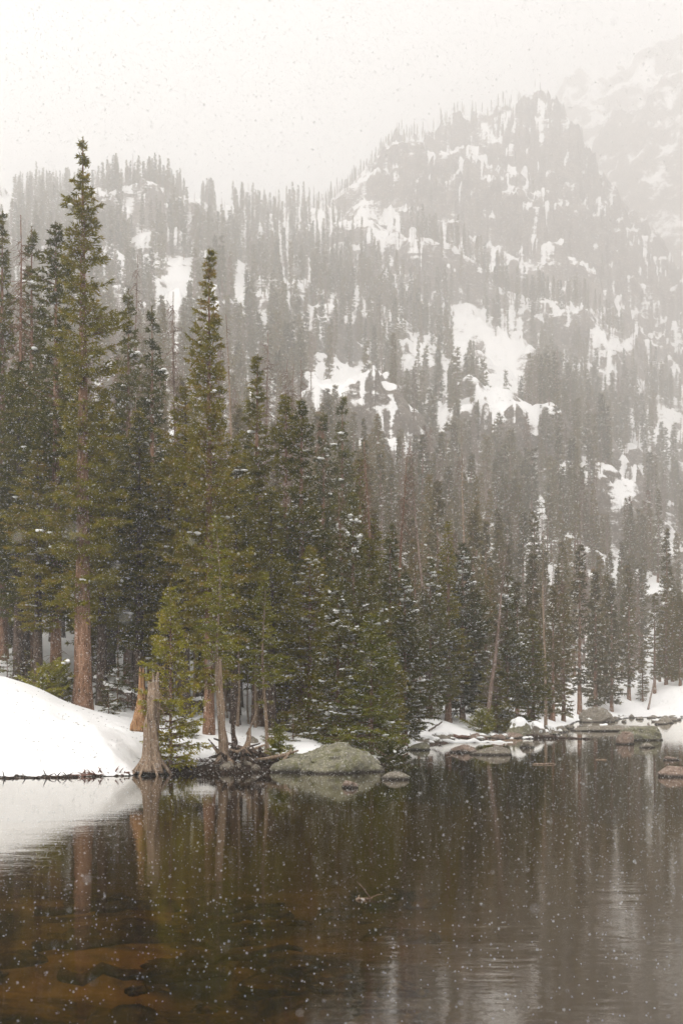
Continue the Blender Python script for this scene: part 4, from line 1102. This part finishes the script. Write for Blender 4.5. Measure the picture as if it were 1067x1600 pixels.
# thin branch afloat along the foot of the snow bank
t = log(-60, 1218, 43.5, 122, 1213, 44.6, .02, .035, 'long thin twiggy branch lying along the foot of the snow bank', M_bark_dark, 21, 40, name='driftwood_branch', cat='branch')
t = log(108, 1212.5, 44.8, 203, 1209, 45.6, .075, .045, 'thicker reddish driftwood log at the foot of the snow bank', M_twig, 22, 60, name='driftwood_log', cat='log')
log(150, 1062, 60, 222, 1090, 57, .13, .10, 'upper snow covered log lying on the slope right of the big trunk', M_bark_dark, 23, 6, snow=True)
log(160, 1070, 57, 206, 1086, 55.5, .12, .09, 'lower dark log lying on the slope right of the big trunk', M_bark_dark, 24, 5, snow=True)
log(188, 1092, 54, 212, 1098, 53.5, .07, .05, 'short dark branch on the snow under the two logs', M_bark_dark, 25, 4)
log(206, 1106, 51.5, 222, 1108, 51, .06, .05, 'short black stick near the split stump', M_bark_dark, 26, 2)
log(285, 1098, 58, 330, 1097, 58, .14, .12, 'snow covered log behind the orange brown trunk foot', M_bark_dark, 27, 3, snow=True)
log(820, 1149, 83, 925, 1156, 80, .12, .07, 'dark driftwood pole reaching right from the rocky shore', M_bark_dark, 28, 14)
log(640, 1168, 68, 700, 1162, 74, .12, .08, 'dark log at the left end of the rocky shore', M_bark_dark, 29, 6)
log(690, 1163, 74, 800, 1165, 75, .16, .12, 'long snow dusted log at the water of the rocky shore', M_bark_dark, 30, 10, snow=True)
log(700, 1150, 80, 760, 1156, 79, .12, .08, 'brown log above the long snow dusted log', M_twig, 31, 8)
log(670, 1142, 80, 690, 1128, 82, .06, .04, 'stick poking up out of the snowy bench', M_bark_dark, 32, 2)
log(720, 1157, 78, 830, 1159, 78, .09, .07, 'thin crossed log in the middle of the rocky shore', M_bark_pale, 33, 8)
log(556, 1405, 18.4, 581, 1404, 18.4, .016, .010, 'small twig floating alone on the dark water', M_bark_pale, 34, 4, name='floating_twig', cat='twig')
log(832, 1194, 52.5, 868, 1193, 52.5, .03, .02, 'pale stick floating on the water beyond the dark reflections', M_bark_pale, 35, 2, name='floating_stick', cat='stick')
log(930, 1187, 56, 947, 1187, 56, .03, .02, 'short pale stick floating at the right', M_bark_pale, 36, 2, name='floating_stick', cat='stick')
log(1012, 1108, 152, 1022, 1060, 158, .12, .05, 'small leaning dead stem on the far snow', M_bark_dead, 37, 6)

# dead debris of needles and sticks along the black bank: nobody could count it
g = Geo()
for i in range(1500):
    x = rg.uniform(222, 452); Y = float(shore(np.array(x))) + rg.uniform(-.25, .9); X = (x - CX) / F * Y; z0 = max(0, float(ground(X, Y)))
    d = rg.normal(size=3) * np.array([1, .6, .5]); d *= rg.uniform(.06, .22) / np.linalg.norm(d)
    c = np.array([X, Y, z0 + rg.uniform(0, .12)])
    g.add(*tube(np.stack([c, c + d]), [.012, .006], 3))
tag(ob('bank_debris', g.mesh('bank_debris', (M_bark_dark,))), 'litter of dark sticks along the black earth bank', 'debris', kind='stuff')

# flat stones and sunken branches on the amber bed
def bed_z(X, Y):
    return float(-0.75 - 0.25 * sstep(15, 40, Y) - 0.5 * sstep(0, 10, X))
rg3 = np.random.default_rng(5)
bed_meshes = []
for i in range(6):
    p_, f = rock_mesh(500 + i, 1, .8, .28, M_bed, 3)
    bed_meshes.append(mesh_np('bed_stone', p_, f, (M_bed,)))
for i in range(70):
    Y = rg3.uniform(11, 24); X = rg3.uniform(-.26, .06) * Y
    o = ob('submerged_stone', bed_meshes[i % 6], loc=(X, Y, bed_z(X, Y) + .12)); sc_ = rg3.uniform(.15, .62)
    o.scale = (sc_, sc_, sc_ * rg3.uniform(.7, 1.2)); o.rotation_euler = (0, 0, rg3.uniform(0, 6.28))
    tag(o, '%s amber stone under the shallow water, %s and %s' % ('small' if sc_ < .3 else 'middling' if sc_ < .45 else 'broad', 'close to the camera' if Y < 14 else 'halfway out' if Y < 18 else 'farther out', 'near the left edge' if X / Y < -.17 else 'left of the middle' if X / Y < -.07 else 'near the middle'), 'stone', 'stones on the lake bed')
for i in range(7):
    Y = rg3.uniform(13, 21); X = rg3.uniform(-.24, .04) * Y; L = rg3.uniform(1, 2.6); a_ = rg3.uniform(-.35, .35)
    k_ = np.linspace(0, 1, 8)[:, None]
    q = np.array([[L * math.cos(a_), L * math.sin(a_), .1]]) * k_ + rg3.normal(size=(8, 3)) * .03
    t = ob('sunken_branch', mesh_np('sunken_branch', *tube(q, np.linspace(.07, .03, 8), 7, seed=i, rough=.3), (M_bark_dark,)), loc=(X, Y, bed_z(X, Y) + .3))
    tag(t, 'dark waterlogged branch on the amber bed at the lower left', 'sunken branch', 'branches on the lake bed')

# needles and bark crumbs blown onto the snow bank
g = Geo()
for i in range(260):
    x = rg.choice([60, 130, 215, 330, 450]) + rg.normal() * 45; Y = float(shore(np.array(x))) + rg.uniform(.2, 9) * rg.uniform(.3, 1); X = (x - CX) / F * Y; z0 = float(ground(X, Y))
    d = rg.normal(size=3) * np.array([1, .8, .15]); d *= rg.uniform(.02, .09) / np.linalg.norm(d)
    c = np.array([X, Y, z0 + .015]); g.add(*tube(np.stack([c, c + d]), [.008, .005], 3))
tag(ob('fallen_needles', g.mesh('fallen_needles', (M_bark_dark,))), 'needles and bark crumbs scattered over the snow bank', 'needles', kind='stuff')

# ------------------------------------------------------------------ falling snow
def flakes(n_, ymin, ymax, smin, smax, seed, name, sub=0):
    rg = np.random.default_rng(seed)
    # even density through a wedge of air wider than the view
    Y = (rg.uniform(ymin ** 3, ymax ** 3, n_)) ** (1 / 3)
    X = rg.uniform(-.34, .34, n_) * Y; Z = CAMZ + rg.uniform(-.30, .56, n_) * Y
    k = Z > .02; X, Y, Z = X[k], Y[k], Z[k]
    v0 = np.array([(1, 1, 1), (1, -1, -1), (-1, 1, -1), (-1, -1, 1)], float) * .75
    f0 = np.array([(0, 1, 2), (0, 3, 1), (0, 2, 3), (1, 3, 2)])
    if sub:
        v0 = np.array([(1, 0, 0), (-1, 0, 0), (0, 1, 0), (0, -1, 0), (0, 0, 1), (0, 0, -1)], float)
        f0 = np.array([(0, 2, 4), (2, 1, 4), (1, 3, 4), (3, 0, 4), (2, 0, 5), (1, 2, 5), (3, 1, 5), (0, 3, 5)])
    s = rg.uniform(smin, smax, len(X)) * rg.uniform(.6, 1, len(X))
    rot = rg.normal(size=(len(X), 3, 3)); rot = np.linalg.qr(rot)[0]
    v = np.einsum('nij,kj->nki', rot, v0) * s[:, None, None] * np.array([1, 1, 1]) + np.stack([X, Y, Z], -1)[:, None, :]
    f = (f0[None] + np.arange(len(X))[:, None, None] * len(v0)).reshape(-1, 3)
    return v.reshape(-1, 3), f
g = Geo()
g.add(*flakes(370000, 7, 44, .0035, .0068, 1, 'a'))
g.add(*flakes(190, 1.0, 5.0, .002, .0042, 2, 'b', 1))
tag(ob('falling_snow', g.mesh('falling_snow', (M_flake,))), 'snowflakes falling through the air over the lake', 'snow', kind='stuff')

# ------------------------------------------------------------------ haze of the snowfall
bpyv = [(-1100, -90, -4), (1100, -90, -4), (1100, 1850, -4), (-1100, 1850, -4), (-1100, -90, 800), (1100, -90, 800), (1100, 1850, 800), (-1100, 1850, 800)]
bf = [(0, 3, 2, 1), (4, 5, 6, 7), (0, 1, 5, 4), (1, 2, 6, 5), (2, 3, 7, 6), (3, 0, 4, 7)]
m, n, l, p = mat('snow_haze'); n.remove(p)
pv = n.new('ShaderNodeVolumePrincipled')
pv.inputs['Color'].default_value = (0.999, 0.990, 0.980, 1)
pv.inputs['Density'].default_value = HAZE_DENSITY
pv.inputs['Anisotropy'].default_value = 0.75
l.new(pv.outputs[0], n['Material Output'].inputs['Volume'])
tag(ob('haze', mesh_np('haze', bpyv, np.array(bf), (m,), False)), 'pale haze of the snowfall', 'haze', kind='stuff')
order_labels()
